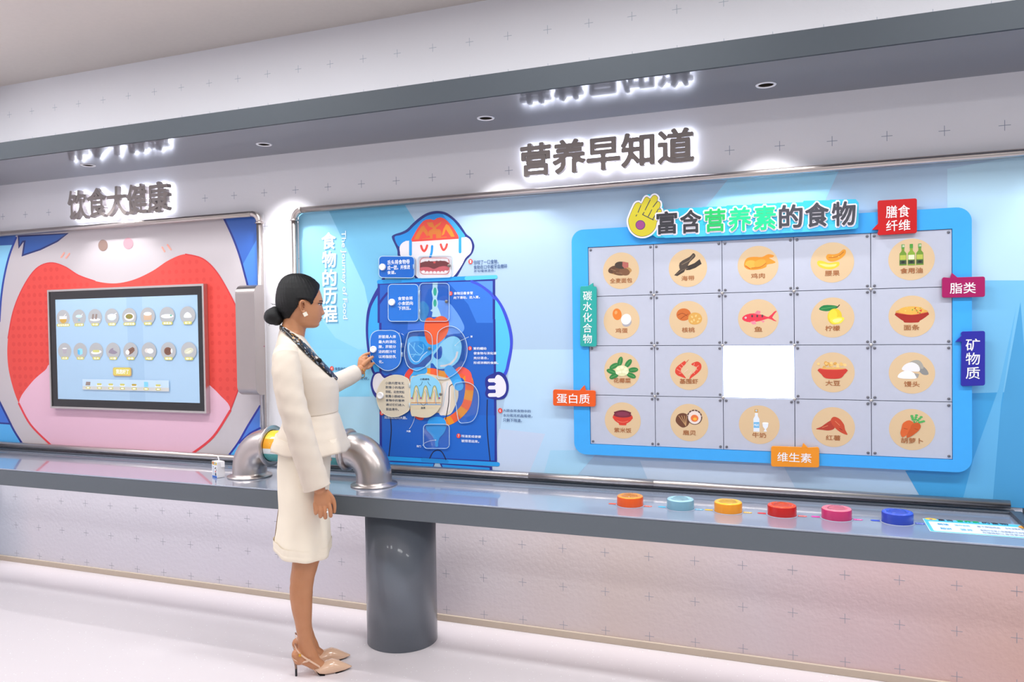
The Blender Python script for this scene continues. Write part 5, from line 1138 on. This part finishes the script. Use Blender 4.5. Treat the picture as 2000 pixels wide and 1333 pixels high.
def build_body():
    mb = MB(); R = []
    vs_ = [49, 50.5, 52, 56, 62, 70, 80, 95]+list(range(110, 320, 12))+list(range(320, 600, 4))[:-1]+[593]
    vs_ = [v for v in vs_ if v <= 593]
    N = 72
    for v in vs_: R.append([headpt(v, 2*pi*k/N)[0] for k in range(N)])
    mb.rings(R, 0, True)
    # neck and hidden trunk
    nr = []
    for v, bk, fr_, w in ((430, 240, 450, .045), (500, 232, 490, .052), (560, 214, 478, .050), (620, 196, 462, .051), (690, 175, 452, .062), (760, 160, 470, .10)):
        A, B = Hp(bk, v), Hp(fr_, v); c = (A+B)/2; h = (B-A)/2
        nr.append([c+h*cos(2*pi*k/32)+WL*w*sin(2*pi*k/32) for k in range(32)])
    mb.rings(nr, 0, True)
    ringloft(mb, [(664, 552, 588, .065), (690, 548, 600, .10), (740, 548, 640, .115), (800, 562, 650, .105), (860, 553, 645, .14), (920, 552, 636, .155), (990, 556, 634, .15), (1010, 560, 634, .13)], steps=3)
    for l_, dx, dy in ((-.06, 0, 0), (.06, 0, 0)):
        ringloft(mb, [(960, 562, 634, .068), (1030, 569, 631, .058), (1080, 572, 626, .050), (1100, 571, 620, .046), (1120, 569, 614, .043), (1140, 566, 611, .045), (1160, 566.5, 610, .045), (1180, 569.5, 609.5, .042), (1212, 577, 608.5, .034), (1235, 581, 610, .028), (1252, 582, 615, .0265), (1268, 583, 622, .027), (1280, 585, 626, .024)], l0=l_, n=28, steps=3)
        f_ = lambda u, v: W0(560+u/13.33, 1240+v/13.33, l_)
        chain(mb, [f_(330, 420), f_(560, 500), f_(800, 640), f_(1050, 790), f_(1250, 880), f_(1400, 915)], [.028, .029, .027, .023, .015, .009], 16)
        chain(mb, [f_(300, 380), f_(330, 500)], [.028, .024], 16)
    # right arm hanging close to the camera
    mb2 = [W0(560, 690, -.165), W0(566, 760, -.205), W0(585, 830, -.215), W0(606, 890, -.215), W0(622, 936, -.215)]
    chain(mb, mb2, [.036, .038, .036, .031, .024], 18)
    lh = -.215
    P_ = lambda px, py, l=lh: W0(px, py, l)
    # palm
    R = []
    for px, py, wf_, wl_ in ((621, 930, .019, .016), (623, 938, .022, .016), (625.5, 947, .030, .0165), (627, 957, .0345, .0165), (627.5, 964, .0355, .0145), (628, 968.5, .033, .010)):
        c = P_(px, py); R.append([c+WF*wf_*cos(2*pi*k/24)+WL*wl_*sin(2*pi*k/24) for k in range(24)])
    mb.rings(R)
    for x0, x1, x2, yk, yb, r_ in ((613.5, 614.5, 616.5, 963, 981, .0078), (621.5, 623, 625, 964.5, 986.5, .0086), (630.5, 632, 633.5, 964.5, 988.5, .0089), (639.5, 642, 642.5, 963, 985.5, .0087)):
        chain(mb, [P_(x0, yk, lh-.003), P_(x1, (yk+yb)/2+1, lh-.011), P_(x1+.8, yb, lh-.002), P_(x2, yb-1, lh+.02), P_(x2-.5, yb-9, lh+.032)], [r_, r_, r_*.9, r_*.85, r_*.72], 12)
    chain(mb, [P_(636, 943, lh+.006), P_(646, 955, lh+.006), P_(649.5, 967, lh+.006), P_(649.5, 979, lh+.008)], [.012, .0105, .0088, .007], 12)
    # left arm reaching to the wall
    hand_at = onY(705, 722, -.075); sh = W0(572, 692, .15); el = sh.lerp(hand_at, .5)+Vector((-.05, .0, -.115))
    chain(mb, [sh, sh.lerp(el, .5)+Vector((0, 0, -.005)), el, el.lerp(hand_at, .5)+Vector((0, 0, -.01)), hand_at], [.036, .037, .034, .031, .022], 18)
    Q = lambda px, py, Y: onY(px, py, Y)
    # palm: wrist to knuckles, tilted up
    R = []
    for px, py, Y, a_ in ((704, 729, -.08, .020), (706, 721, -.072, .024), (708.5, 713, -.066, .029), (710, 705, -.06, .029), (709.5, 700, -.055, .022)):
        c = Q(px, py, Y); ax_ = Vector((.80, .25, -.35)).normalized(); bx_ = Vector((-.3, .9, .1)).normalized()
        R.append([c+ax_*a_*cos(2*pi*k/20)+bx_*.014*sin(2*pi*k/20) for k in range(20)])
    mb.rings(R)
    chain(mb, [Q(704, 706, -.06), Q(706, 699, -.052), Q(713, 693.5, -.042), Q(721, 690.5, -.034)], [.011, .0098, .0088, .0072], 12)     # index
    chain(mb, [Q(711, 713, -.072), Q(717, 706, -.066), Q(723.5, 700.5, -.055), Q(727.5, 698, -.044)], [.0125, .0108, .0094, .0082], 12)     # thumb
    chain(mb, [Q(709, 702, -.054), Q(715, 699, -.044), Q(719.5, 703, -.034), Q(722, 708, -.033)], [.0105, .0095, .0085, .0072], 12)     # middle
    chain(mb, [Q(713, 712, -.058), Q(720, 712.5, -.044), Q(726, 711.5, -.036), Q(730, 710, -.033)], [.010, .0092, .0082, .0068], 12)    # ring
    chain(mb, [Q(713, 719, -.062), Q(718.5, 719, -.052), Q(723, 716.5, -.044), Q(727, 713.5, -.038)], [.009, .0082, .0073, .006], 12)      # little
    # ear
    for s_ in (-1, 1):
        q = [Hp(u, v, s_*(.0755+d*1.7)) for u, v, d in ((442, 356, .004), (436, 328, .008), (420, 316, .010), (402, 322, .011), (393, 345, .011), (394, 375, .009), (404, 405, .006), (418, 428, .004), (432, 434, .003), (440, 420, .002))]
        chain(mb, q, [.0032]*9+[.003], 8)
        chain(mb, [Hp(425, 345, s_*.072), Hp(418, 380, s_*.073), Hp(428, 420, s_*.073)], [.008, .009, .0065], 10)
    return remeshed(mb, 'body', .0024, skin, woman, 1, .35)
body = build_body()
mb = MB()
for s_ in (-1, 1):
    chain(mb, [Hp(u, v, s_*(.079+d*1.5)) for u, v, d in ((444, 358, .002), (438, 328, .004), (420, 314, .006), (401, 321, .007), (391, 345, .007), (392, 375, .006), (403, 406, .004), (418, 430, .002), (433, 437, .001))], [.0034, .0036, .0036, .0036, .0034, .0032, .0032, .0045, .004], 10)
    chain(mb, [Hp(u, v, s_*(.080+d)) for u, v, d in ((412, 345, .004), (408, 372, .004), (418, 398, .002), (434, 396, .001))], [.0024, .0026, .0026, .002], 8)
mb.build('ear', skin, woman)
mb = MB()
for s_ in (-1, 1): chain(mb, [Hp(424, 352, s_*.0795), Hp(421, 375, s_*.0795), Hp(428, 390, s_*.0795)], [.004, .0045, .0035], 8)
mb.build('ear_hollow_shade', mat('ear_shade_skin', '#8a5233', .6), woman)  # darker skin tone paints the shade inside the ear
# ---- hair
def in_hair(u, v, t):
    # hairline measured on the side view
    poly = [(300, 20), (420, 20), (560, 110), (606, 165), (585, 215), (562, 262), (535, 305), (520, 345), (500, 362), (478, 330), (440, 306), (405, 308), (386, 330), (380, 372), (352, 410), (325, 450), (300, 492), (240, 500), (205, 480), (100, 300), (150, 100)]
    return inside((u, v), poly)
def build_hair():
    mb = MB(); N = 144; vs_ = [49, 50, 51, 53, 56, 60, 65, 72, 80, 88, 96]+list(range(104, 500, 4))
    M_ = []; pos = []
    for v in vs_:
        row = []
        for k in range(N):
            t = 2*pi*k/N; p, u, l = headpt(v, t); row.append((p, u, l, t, v))
        pos.append(row)
    top = Hp(370, 44); V = []; idx = {}; F_ = []
    off = lambda u, v, t: 0
    import itertools
    ins = [[in_hair(r[1], r[4], r[3]) for r in row] for row in pos]
    # distance to the hairline in grid steps for a soft edge
    D = [[0]*N for _ in vs_]
    for i in range(len(vs_)):
        for k in range(N):
            if not ins[i][k]: continue
            d = 9
            for di in range(-5, 6):
                for dk in range(-5, 6):
                    ii = i+di
                    if 0 <= ii < len(vs_) and not ins[ii][(k+dk) % N]: d = min(d, sqrt(di*di+dk*dk))
            D[i][k] = d
    def vid(i, k):
        k %= N
        if (i, k) not in idx:
            p, u, l, t, v = pos[i][k]; d = D[i][k]; c = Hp(390, 300)
            o_ = (.001+.0095*min(1, d/5)**.6)*(1.0+.1*sin(t*40+v*.03))
            if v > 430: o_ *= .8
            idx[(i, k)] = len(V); V.append(p+(p-Vector((c.x, c.y, min(max(p.z, Hp(390, 470).z), c.z)))).normalized()*o_ if p.z < c.z else p+(p-c).normalized()*o_)
        return idx[(i, k)]
    for i in range(len(vs_)-1):
        for k in range(N):
            q = ((i, k), (i, k+1), (i+1, k+1), (i+1, k))
            if all(ins[a_][b_ % N] for a_, b_ in q): F_.append(tuple(vid(a_, b_) for a_, b_ in q))
    V.append(Hp(370, 46)+Vector((0, 0, .004))); tp = len(V)-1
    for k in range(N):
        if (0, k) in idx and (0, (k+1) % N) in idx: F_.append((tp, vid(0, k), vid(0, k+1)))
    mb.add(V, F_, 0, True)
    o = mb.build('hair', hairm, woman)
    o.data.polygons.foreach_set('use_smooth', [True]*len(o.data.polygons))
    sm = o.modifiers.new('s', 'SMOOTH'); sm.iterations = 3; sm.factor = .5
    so_ = o.modifiers.new('so', 'SOLIDIFY'); so_.thickness = .004; so_.offset = -1
    return o
hair = build_hair()
mb = MB()
for cu_, cv_, r_, l_ in ((128, 470, .037, 0), (105, 478, .031, .008), (160, 500, .028, -.006), (150, 430, .027, .004), (190, 430, .024, 0)):
    c = Hp(cu_, cv_, l_); rr_ = []
    mb.lathe(c-Vector((0, 0, 0)), [(r_*sin(pi*k/12)+.0001, -r_*cos(pi*k/12)) for k in range(13)], 22)
for k in range(5):
    a0 = k*1.25; chain(mb, [Hp(128+62*cos(a0+j*.5), 470+58*sin(a0+j*.5), -.012+.006*k) for j in range(5)], [.010, .014, .015, .014, .009], 10)
bun = remeshed(mb, 'hair_bun', .0025, hairm, hair, 2, .6)
mb = MB()
for q in ([(175, 372), (140, 352), (100, 338)], [(180, 380), (130, 372), (95, 400)], [(215, 455), (232, 490), (222, 520)], [(110, 540), (85, 555), (82, 570)], [(170, 360), (150, 345), (112, 350)]):
    mb.tube([Hp(u, v, -.01) for u, v in catmull(q, False, 3)], .0008, 6)
mb.build('loose_strands', hairm, hair)
# ---- face details
lipm = mat('lipstick', '#9c4a40', .35); browm = mat('eyebrow', '#4a3327', .7); eyem = mat('eyelash', '#16100e', .5); eyew = mat('eye_white', '#e6ddd6', .2)
def facepatch(name, m_, cells, off, parent=woman):
    mb = MB(); V = []; F_ = []
    for v0, t0, v1, t1 in cells:
        o_ = len(V)
        V += [headpt(v, t, off)[0] for v, t in ((v0, t0), (v0, t1), (v1, t1), (v1, t0))]; F_.append((o_, o_+1, o_+2, o_+3))
    mb.add(V, F_, 0, True); return mb.build(name, m_, parent)
cells = []
for k in range(-9, 9):
    t0, t1 = k*.037, (k+1)*.037; e_ = 1-abs(k+.5)/9.6; up = 13*e_**.6; dn = 16*e_**.6
    for j in range(3): cells.append((500-up*(j+1)/3, t0, 500-up*j/3, t1)); cells.append((500+dn*j/3, t0, 500+dn*(j+1)/3, t1))
facepatch('lips', lipm, cells, .0022)
for s_ in (1, -1):
    cells = [(311-2.5*sin(pi*k/9)*2, s_*(.16+.062*k), 319-2.5*sin(pi*k/9)*2+1.5*(1-k/9), s_*(.16+.062*(k+1))) for k in range(9)]
    facepatch('eyebrow', browm, cells, .0022)
    cells = []
    for k in range(10):
        h_ = sin(pi*(k+.5)/10); cells.append((348-5*h_, s_*(.30+.035*k), 348+6*h_, s_*(.30+.035*(k+1))))
    e1 = facepatch('eye', eyew, cells, .0016)
    cells = [(350-4, s_*(.36+.03*k), 353+4, s_*(.36+.03*(k+1))) for k in range(4)]
    facepatch('iris', eyem, cells, .0020, e1)
    cells = [(338-3*sin(pi*k/11), s_*(.2+.05*k), 346-2.4*sin(pi*k/11), s_*(.2+.05*(k+1))) for k in range(11)]
    facepatch('eyelashes', eyem, cells, .0026, e1)
# earring
c = Hp(445, 452, -.088); mb = MB(); rot = Matrix.Rotation(radians(45), 3, WL)
def obox(c, a_, b_, d_, ra, rb, rd):
    v = [c+a_*ra*i+b_*rb*j+d_*rd*k for i in (-1, 1) for j in (-1, 1) for k in (-1, 1)]
    return v, [(0, 1, 3, 2), (4, 6, 7, 5), (0, 4, 5, 1), (2, 3, 7, 6), (0, 2, 6, 4), (1, 5, 7, 3)]
A_ = (WF*.9+WZ*.45).normalized(); B__ = WL.cross(A_)
mb.add(*obox(c, A_, B__, WL, .0088, .0088, .0012)); mb.build('earring', mat('pearl_shell', '#f3ead8', .2, coat=.4), woman, bevel=.0008)
# ---- jacket
def wobj(y, t):
    if y < 806: return 1+.006*sin(5*t+y*.05)
    k = min(1, (y-806)/75); return 1+.055*k*sin(7*t+1.2)+.02*k*sin(13*t)
def jacket():
    mb = MB()
    rows = [(640, 547, 562, .052), (648, 545, 578, .064), (656, 543, 592, .085), (664, 541, 598, .120), (674, 538.5, 605, .160), (688, 534.5, 615, .182), (702, 532.5, 626, .185), (720, 532.5, 641, .180), (736, 536, 655, .175), (752, 541, 661, .168), (770, 547, 662, .160), (790, 553, 661, .150), (803, 556, 660.5, .146), (812, 555, 664, .152), (830, 549, 668.5, .172), (850, 540, 674, .195), (868, 530, 680, .215), (876, 527, 681, .222)]
    global JROWS
    JROWS = rows; R = []
    ys = []
    for a_, b_ in zip(rows, rows[1:]):
        n_ = max(2, int((b_[0]-a_[0])/3)); ys += [a_[0]+(b_[0]-a_[0])*k/n_ for k in range(n_)]
    ys.append(rows[-1][0]); N = 96
    for y in ys:
        bk, fr_, w = interp(rows, y); A, B = W0(bk, y), W0(fr_, y); c = (A+B)/2; h = (B-A)/2; r = []
        for k in range(N):
            t = 2*pi*k/N; m_ = wobj(y, t)
            if y > 806:
                drop = -.011*(1-cos(t))*(y-806)/70*.4
            else: drop = 0
            # neckline dips at the front
            p = c+h*cos(t)*m_+WL*w*sin(t)*m_+WZ*drop
            if 803 < y < 808: p = c+(p-c)*.988
            if y > 806: p += WZ*(.006*sin(7*t+1.2)*(y-806)/70)
            r.append(p)
        R.append(r)
    # inner wall of the open hem
    inn = [[p+(((R[-1][0]+R[-1][N//2])/2)-p)*.035 for p in R[-1]], [p+(((R[-1][0]+R[-1][N//2])/2)-p)*.12+WZ*.06 for p in R[-1]]]
    R2 = R+inn
    mb.rings(R2, 0, False); mb.add(R[0], [tuple(range(N))], 0); mb.add(R2[-1], [tuple(range(N))], 0)
    o = mb.build('jacket', cloth, woman); return o
jk = jacket()
def sleeve(name, pts, rad, cuffdir, parent):
    """fabric tube with folds and an open turned cuff"""
    mb = MB(); P = [Vector(p) for p in pts]; Q = []; Rr = []
    for i in range(len(P)-1):
        p0, p1, p2, p3 = P[max(i-1, 0)], P[i], P[i+1], P[min(i+2, len(P)-1)]
        for k in range(12):
            t = k/12; Q.append(.5*((2*p1)+(-p0+p2)*t+(2*p0-5*p1+4*p2-p3)*t*t+(-p0+3*p1-3*p2+p3)*t**3)); Rr.append(tuple(rad[i][j]+(rad[i+1][j]-rad[i][j])*t for j in (0, 1)))
    Q.append(P[-1]); Rr.append(rad[-1]); R = []; n = 40
    for i, p in enumerate(Q):
        t_ = (Q[min(i+1, len(Q)-1)]-Q[max(i-1, 0)]).normalized(); side = cuffdir.cross(t_).normalized(); up = t_.cross(side).normalized()
        ph = i*.55
        R.append([p+(side*cos(a_)*Rr[i][0]+up*sin(a_)*Rr[i][1])*(1+(.012+.018*math.exp(-((i/len(Q)-.5)/.16)**2))*sin(2*a_+ph*1.3)+.008*sin(5*a_-ph*1.7)) for a_ in [2*pi*k/n for k in range(n)]])
    t_ = (Q[-1]-Q[-2]).normalized()
    R.append([Q[-1]+(p-Q[-1])*.93 for p in R[-1]]); R.append([Q[-1]-t_*.03+(p-Q[-1])*.9 for p in R[-2]])
    mb.rings(R, 0, False); mb.add(R[0], [tuple(range(n))[::-1]]); mb.add(R[-1], [tuple(range(n))])
    d0 = (Q[0]-Q[1]).normalized()
    cap_ = [[Q[0]+(p-Q[0])*sqrt(1-s*s)+d0*s*.05 for p in R[0]] for s in (0, .4, .7, .9, .99)]
    mb.rings(cap_, 0, True)
    return mb.build(name, cloth, parent)
sleeve('sleeve', [W0(561, 692, -.148), W0(562, 722, -.178), W0(568, 765, -.200), W0(580, 810, -.212), W0(594, 860, -.216), W0(607, 900, -.216), W0(617.5, 934, -.216)],
       [(.056, .058), (.060, .060), (.058, .058), (.057, .056), (.056, .054), (.055, .050), (.056, .048)], WL, jk)
hand_at = onY(705, 722, -.075); sh = W0(572, 692, .15); el = sh.lerp(hand_at, .5)+Vector((-.05, .0, -.115))
cuff = el.lerp(hand_at, .93)+Vector((-.012, -.004, -.012))
sleeve('sleeve', [sh, sh.lerp(el, .5)+Vector((0, 0, -.005)), el, el.lerp(cuff, .5)+Vector((0, 0, -.012)), cuff], [(.058, .060), (.056, .056), (.052, .055), (.044, .048), (.039, .043)], Vector((0, 0, 1)), jk)
# waist seam
mb = MB(); q = []
for k in range(61):
    t = 2*pi*k/60; y = 806-5*cos(t); bk, fr_, w = interp(JROWS, y); A, B = W0(bk, y), W0(fr_, y); q.append((A+B)/2+(B-A)/2*cos(t)*.999+WL*w*sin(t)*.999)
mb.tube(q, .0016, 6); mb.build('waist_seam', mat('seam_shade', '#c4b5a4', .8), jk)
# ---- skirt
def wobs(y, t):
    k = max(0, min(1, (y-985)/80)); return 1+.035*k*sin(8*t+.5)+.006*sin(3*t)
mb = MB()
ringloft(mb, [(856, 551, 645, .130), (885, 543, 647, .160), (920, 541, 645, .172), (960, 542, 643, .175), (997, 544, 643.5, .172), (1030, 541, 645, .170), (1068, 535, 647, .172)], n=96, steps=8, wob=wobs, cap=False)
ringloft(mb, [(1068, 535, 647, .172), (1070, 537, 645, .168), (1050, 542, 640, .160)], n=96, steps=2, wob=lambda y, t: wobs(1068, t), cap=False)
# lower the near panel of the hem a little: shift by angle
sk = mb.build('skirt', cloth2, woman)
for v in sk.data.vertices:
    w_ = v.co+WS; d = w_-WS; l_ = d.dot(WL); z = w_.z; zh = W0(590, 1068).z
    k = max(0, min(1, (W0(590, 985).z-z)/(W0(590, 985).z-zh)))
    v.co.z -= .02*k*(1 if l_ < 0 else .3)*min(1, abs(l_)/.1)
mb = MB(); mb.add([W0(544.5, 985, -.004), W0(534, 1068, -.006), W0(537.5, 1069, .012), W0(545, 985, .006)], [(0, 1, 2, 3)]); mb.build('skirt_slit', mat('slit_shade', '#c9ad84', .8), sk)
# ---- scarf along the neckline, on both sides
def scarf_mat():
    mt = bpy.data.materials.new('patterned_silk'); mt.use_nodes = True; nt = mt.node_tree; b = nt.nodes['Principled BSDF']; b.inputs['Roughness'].default_value = .4
    tc = nt.nodes.new('ShaderNodeTexCoord'); vo = nt.nodes.new('ShaderNodeTexVoronoi'); vo.inputs['Scale'].default_value = 130; nt.links.new(tc.outputs['Object'], vo.inputs['Vector'])
    cr = nt.nodes.new('ShaderNodeValToRGB'); cr.color_ramp.interpolation = 'CONSTANT'; e = cr.color_ramp.elements
    e[0].position = 0; e[0].color = (*lin('#17161a'), 1); e[1].position = .66; e[1].color = (*lin('#b98a4c'), 1); q = e.new(.73); q.color = (*lin('#8fa0b0'), 1); q = e.new(.78); q.color = (*lin('#1b1a1f'), 1); q = e.new(.95); q.color = (*lin('#c9c4bd'), 1)
    sp = nt.nodes.new('ShaderNodeSeparateColor'); nt.links.new(vo.outputs['Color'], sp.inputs[0]); nt.links.new(sp.outputs[0], cr.inputs[0]); nt.links.new(cr.outputs[0], b.inputs['Base Color']); return mt
smat = scarf_mat()
mb = MB()
def jl(px, py):
    bk, fr_, w = interp(JROWS, py); u = (px-(bk+fr_)/2)/((fr_-bk)/2); return w*sqrt(max(0, 1-u*u))
for s_ in (-1, 1):
    pts = [(546.5, 634, 0), (549, 636, .03), (556, 640, .050), (566, 646, .058), (577, 654, .066), (588, 663, .066), (598, 672, .06), (608, 682, .055), (620, 695, .048), (634, 710, .040), (648, 725, .030), (659.5, 738, .014)]
    lo = [(545.5, 643), (548, 645), (554.5, 649), (563, 656), (572.5, 664), (583, 674), (593, 684), (602, 693), (614.5, 705), (629, 718.5), (644, 733), (658, 742.5)]
    R = []
    for (x, y, l_), (x2, y2) in zip(pts, lo):
        a_ = W0(x, y, s_*max(l_, jl(x, y)+.008)*1.0); b_ = W0(x2, y2, s_*(max(jl(x2, y2), l_)+.011)); t_ = WL*s_*.004
        m_ = (a_+b_)/2+WL*s_*.010
        R.append([a_, m_, b_, b_-t_, m_-t_*1.5, a_-t_])
    mb.rings(R, 0, True)
mb.build('scarf', smat, woman)
# clip microphone
mb = MB(); c = W0(622.5, 703, -(jl(622.5, 703)+.026)); mb.lathe(c, [(.0115*sin(pi*k/10)+.0001, -.0115*cos(pi*k/10)) for k in range(11)], 16); o = mb.build('lapel_microphone', mat('black_foam', '#1b1b1e', .95, bump=(500, 1)), woman)
# bracelet and ring
mb = MB(); c = onY(705, 729, -.082); ax_ = (hand_at-el).normalized(); mb.lathe(c, [(.0265+.0022*cos(2*pi*k/8), .0022*sin(2*pi*k/8)) for k in range(9)], 30, axis=ax_, cap=False); mb.build('bracelet', mat('gold', '#d8a648', .25, metal=1), woman)
mb = MB(); c = W0(636.5, 977, -.232); mb.lathe(c, [(.004*sin(pi*k/6)+.0001, -.004*cos(pi*k/6)) for k in range(7)], 10); mb.build('ring', mat('ring_stone', '#eef2f6', .1), woman)
# nails
# ---- shoes
patent = mat('nude_patent_leather', '#e2bb9e', .16, coat=.8); solem = mat('black_sole', '#1d1c22', .5); goldm = mat('heel_metal', '#8d7264', .3, metal=.7)
def shoe(l_):
    f_ = lambda u, v, dl=0: W0(560+u/13.33, 1240+v/13.33, l_+dl)
    zmin = f_(870, 1030).z
    f2 = lambda u, v, dl=0: f_(u, v, dl)-WZ*(zmin-.0006)
    e = MB(); R = []
    for u, vb_, vt_, w in ((735, 905, 868, .028), (850, 1004, 800, .034), (1000, 1012, 735, .036), (1180, 992, 672, .033), (1350, 962, 712, .026), (1500, 930, 778, .0175), (1620, 890, 828, .0085), (1678, 868, 850, .002)):
        c = (f2(u, vb_)+f2(u, vt_))/2; h = (f2(u, vt_)-f2(u, vb_))/2; r = []
        for k in range(24):
            t = 2*pi*k/24; s_ = sin(t); r.append(c+h*(s_ if s_ > 0 else -abs(s_)**.45)+WL*w*(1 if s_ > 0 else 1)*math.copysign(abs(cos(t))**(1 if s_ > 0 else .5), cos(t)))
        R.append(r)
    e.rings(R); up = e.build('shoe', patent, woman); up['label'] = 'nude patent leather pointed shoe with a thin heel'
    def strip(pts, th, name, m_):
        mb = MB(); R = []
        for u, v, w in pts:
            c = f2(u, v); R.append([c+WL*w, c-WL*w, c-WL*w-WZ*th, c+WL*w-WZ*th])
        mb.rings(R, 0, True, False); return mb.build(name, m_, up)
    strip([(1668, 866, .003), (1560, 905, .012), (1400, 952, .022), (1180, 1000, .032), (1000, 1018, .035), (860, 1020, .033), (760, 955, .026)], .0009, 'sole', solem)
    strip([(800, 975, .028), (690, 872, .020), (560, 785, .017), (420, 722, .019), (280, 668, .023), (190, 620, .023), (150, 570, .016)], .004, 'insole', patent)
    mb = MB(); mb.tube([f2(225, 650), f2(235, 760), f2(248, 880), f2(252, 925)], [.0115, .0062, .0045, .0048], 12); mb.build('heel', goldm, up)
    mb = MB(); mb.tube([f2(252, 915), f2(253, 1030)], [.0052, .0055], 12)
    z0 = f2(252, 925).z
    for s_ in (-1, 1):
        pass
    mb = MB(); c = f2(252, 925); c.z = .0004; mb.lathe(c, [(.0048, 0), (.0045, max(.006, z0-.0002))], 12); mb.build('heel_tip', solem, up)
    mb = MB()
    for s_ in (-1, 1):
        pts = [(860, 800, .033), (720, 710, .034), (600, 640, .034), (470, 560, .033), (350, 470, .031), (270, 385, .025), (222, 320, .012), (214, 312, .0)]
        R = []
        for i, (u, v, w) in enumerate(pts):
            c = f2(u, v, s_*w); R.append([c+WZ*.0045+WL*s_*.001, c-WZ*.0045+WL*s_*.001, c-WZ*.0045-WL*s_*.001, c+WZ*.0045-WL*s_*.001])
        mb.rings(R, 0, True, False)
    mb.build('sling_strap', patent, up)
    mb = MB(); q = [(590, 618, .035), (500, 665, .032), (400, 715, .022)]
    for s_ in (-1, 1): mb.rings([[f2(u, v, s_*w)+WZ*.004+WF*.003, f2(u, v, s_*w)-WZ*.004+WF*.003, f2(u, v, s_*w)-WZ*.004-WF*.003, f2(u, v, s_*w)+WZ*.004-WF*.003] for u, v, w in q], 0, True, False)
    mb.build('side_strap', patent, up)
    mb = MB(); c = f2(350, 500, -.034); mb.add(*obox(c, WF, WZ, WL, .005, .006, .001)); mb.build('buckle', mat('gold', '#d8a648'), up)
shoe(-.06); shoe(.06)
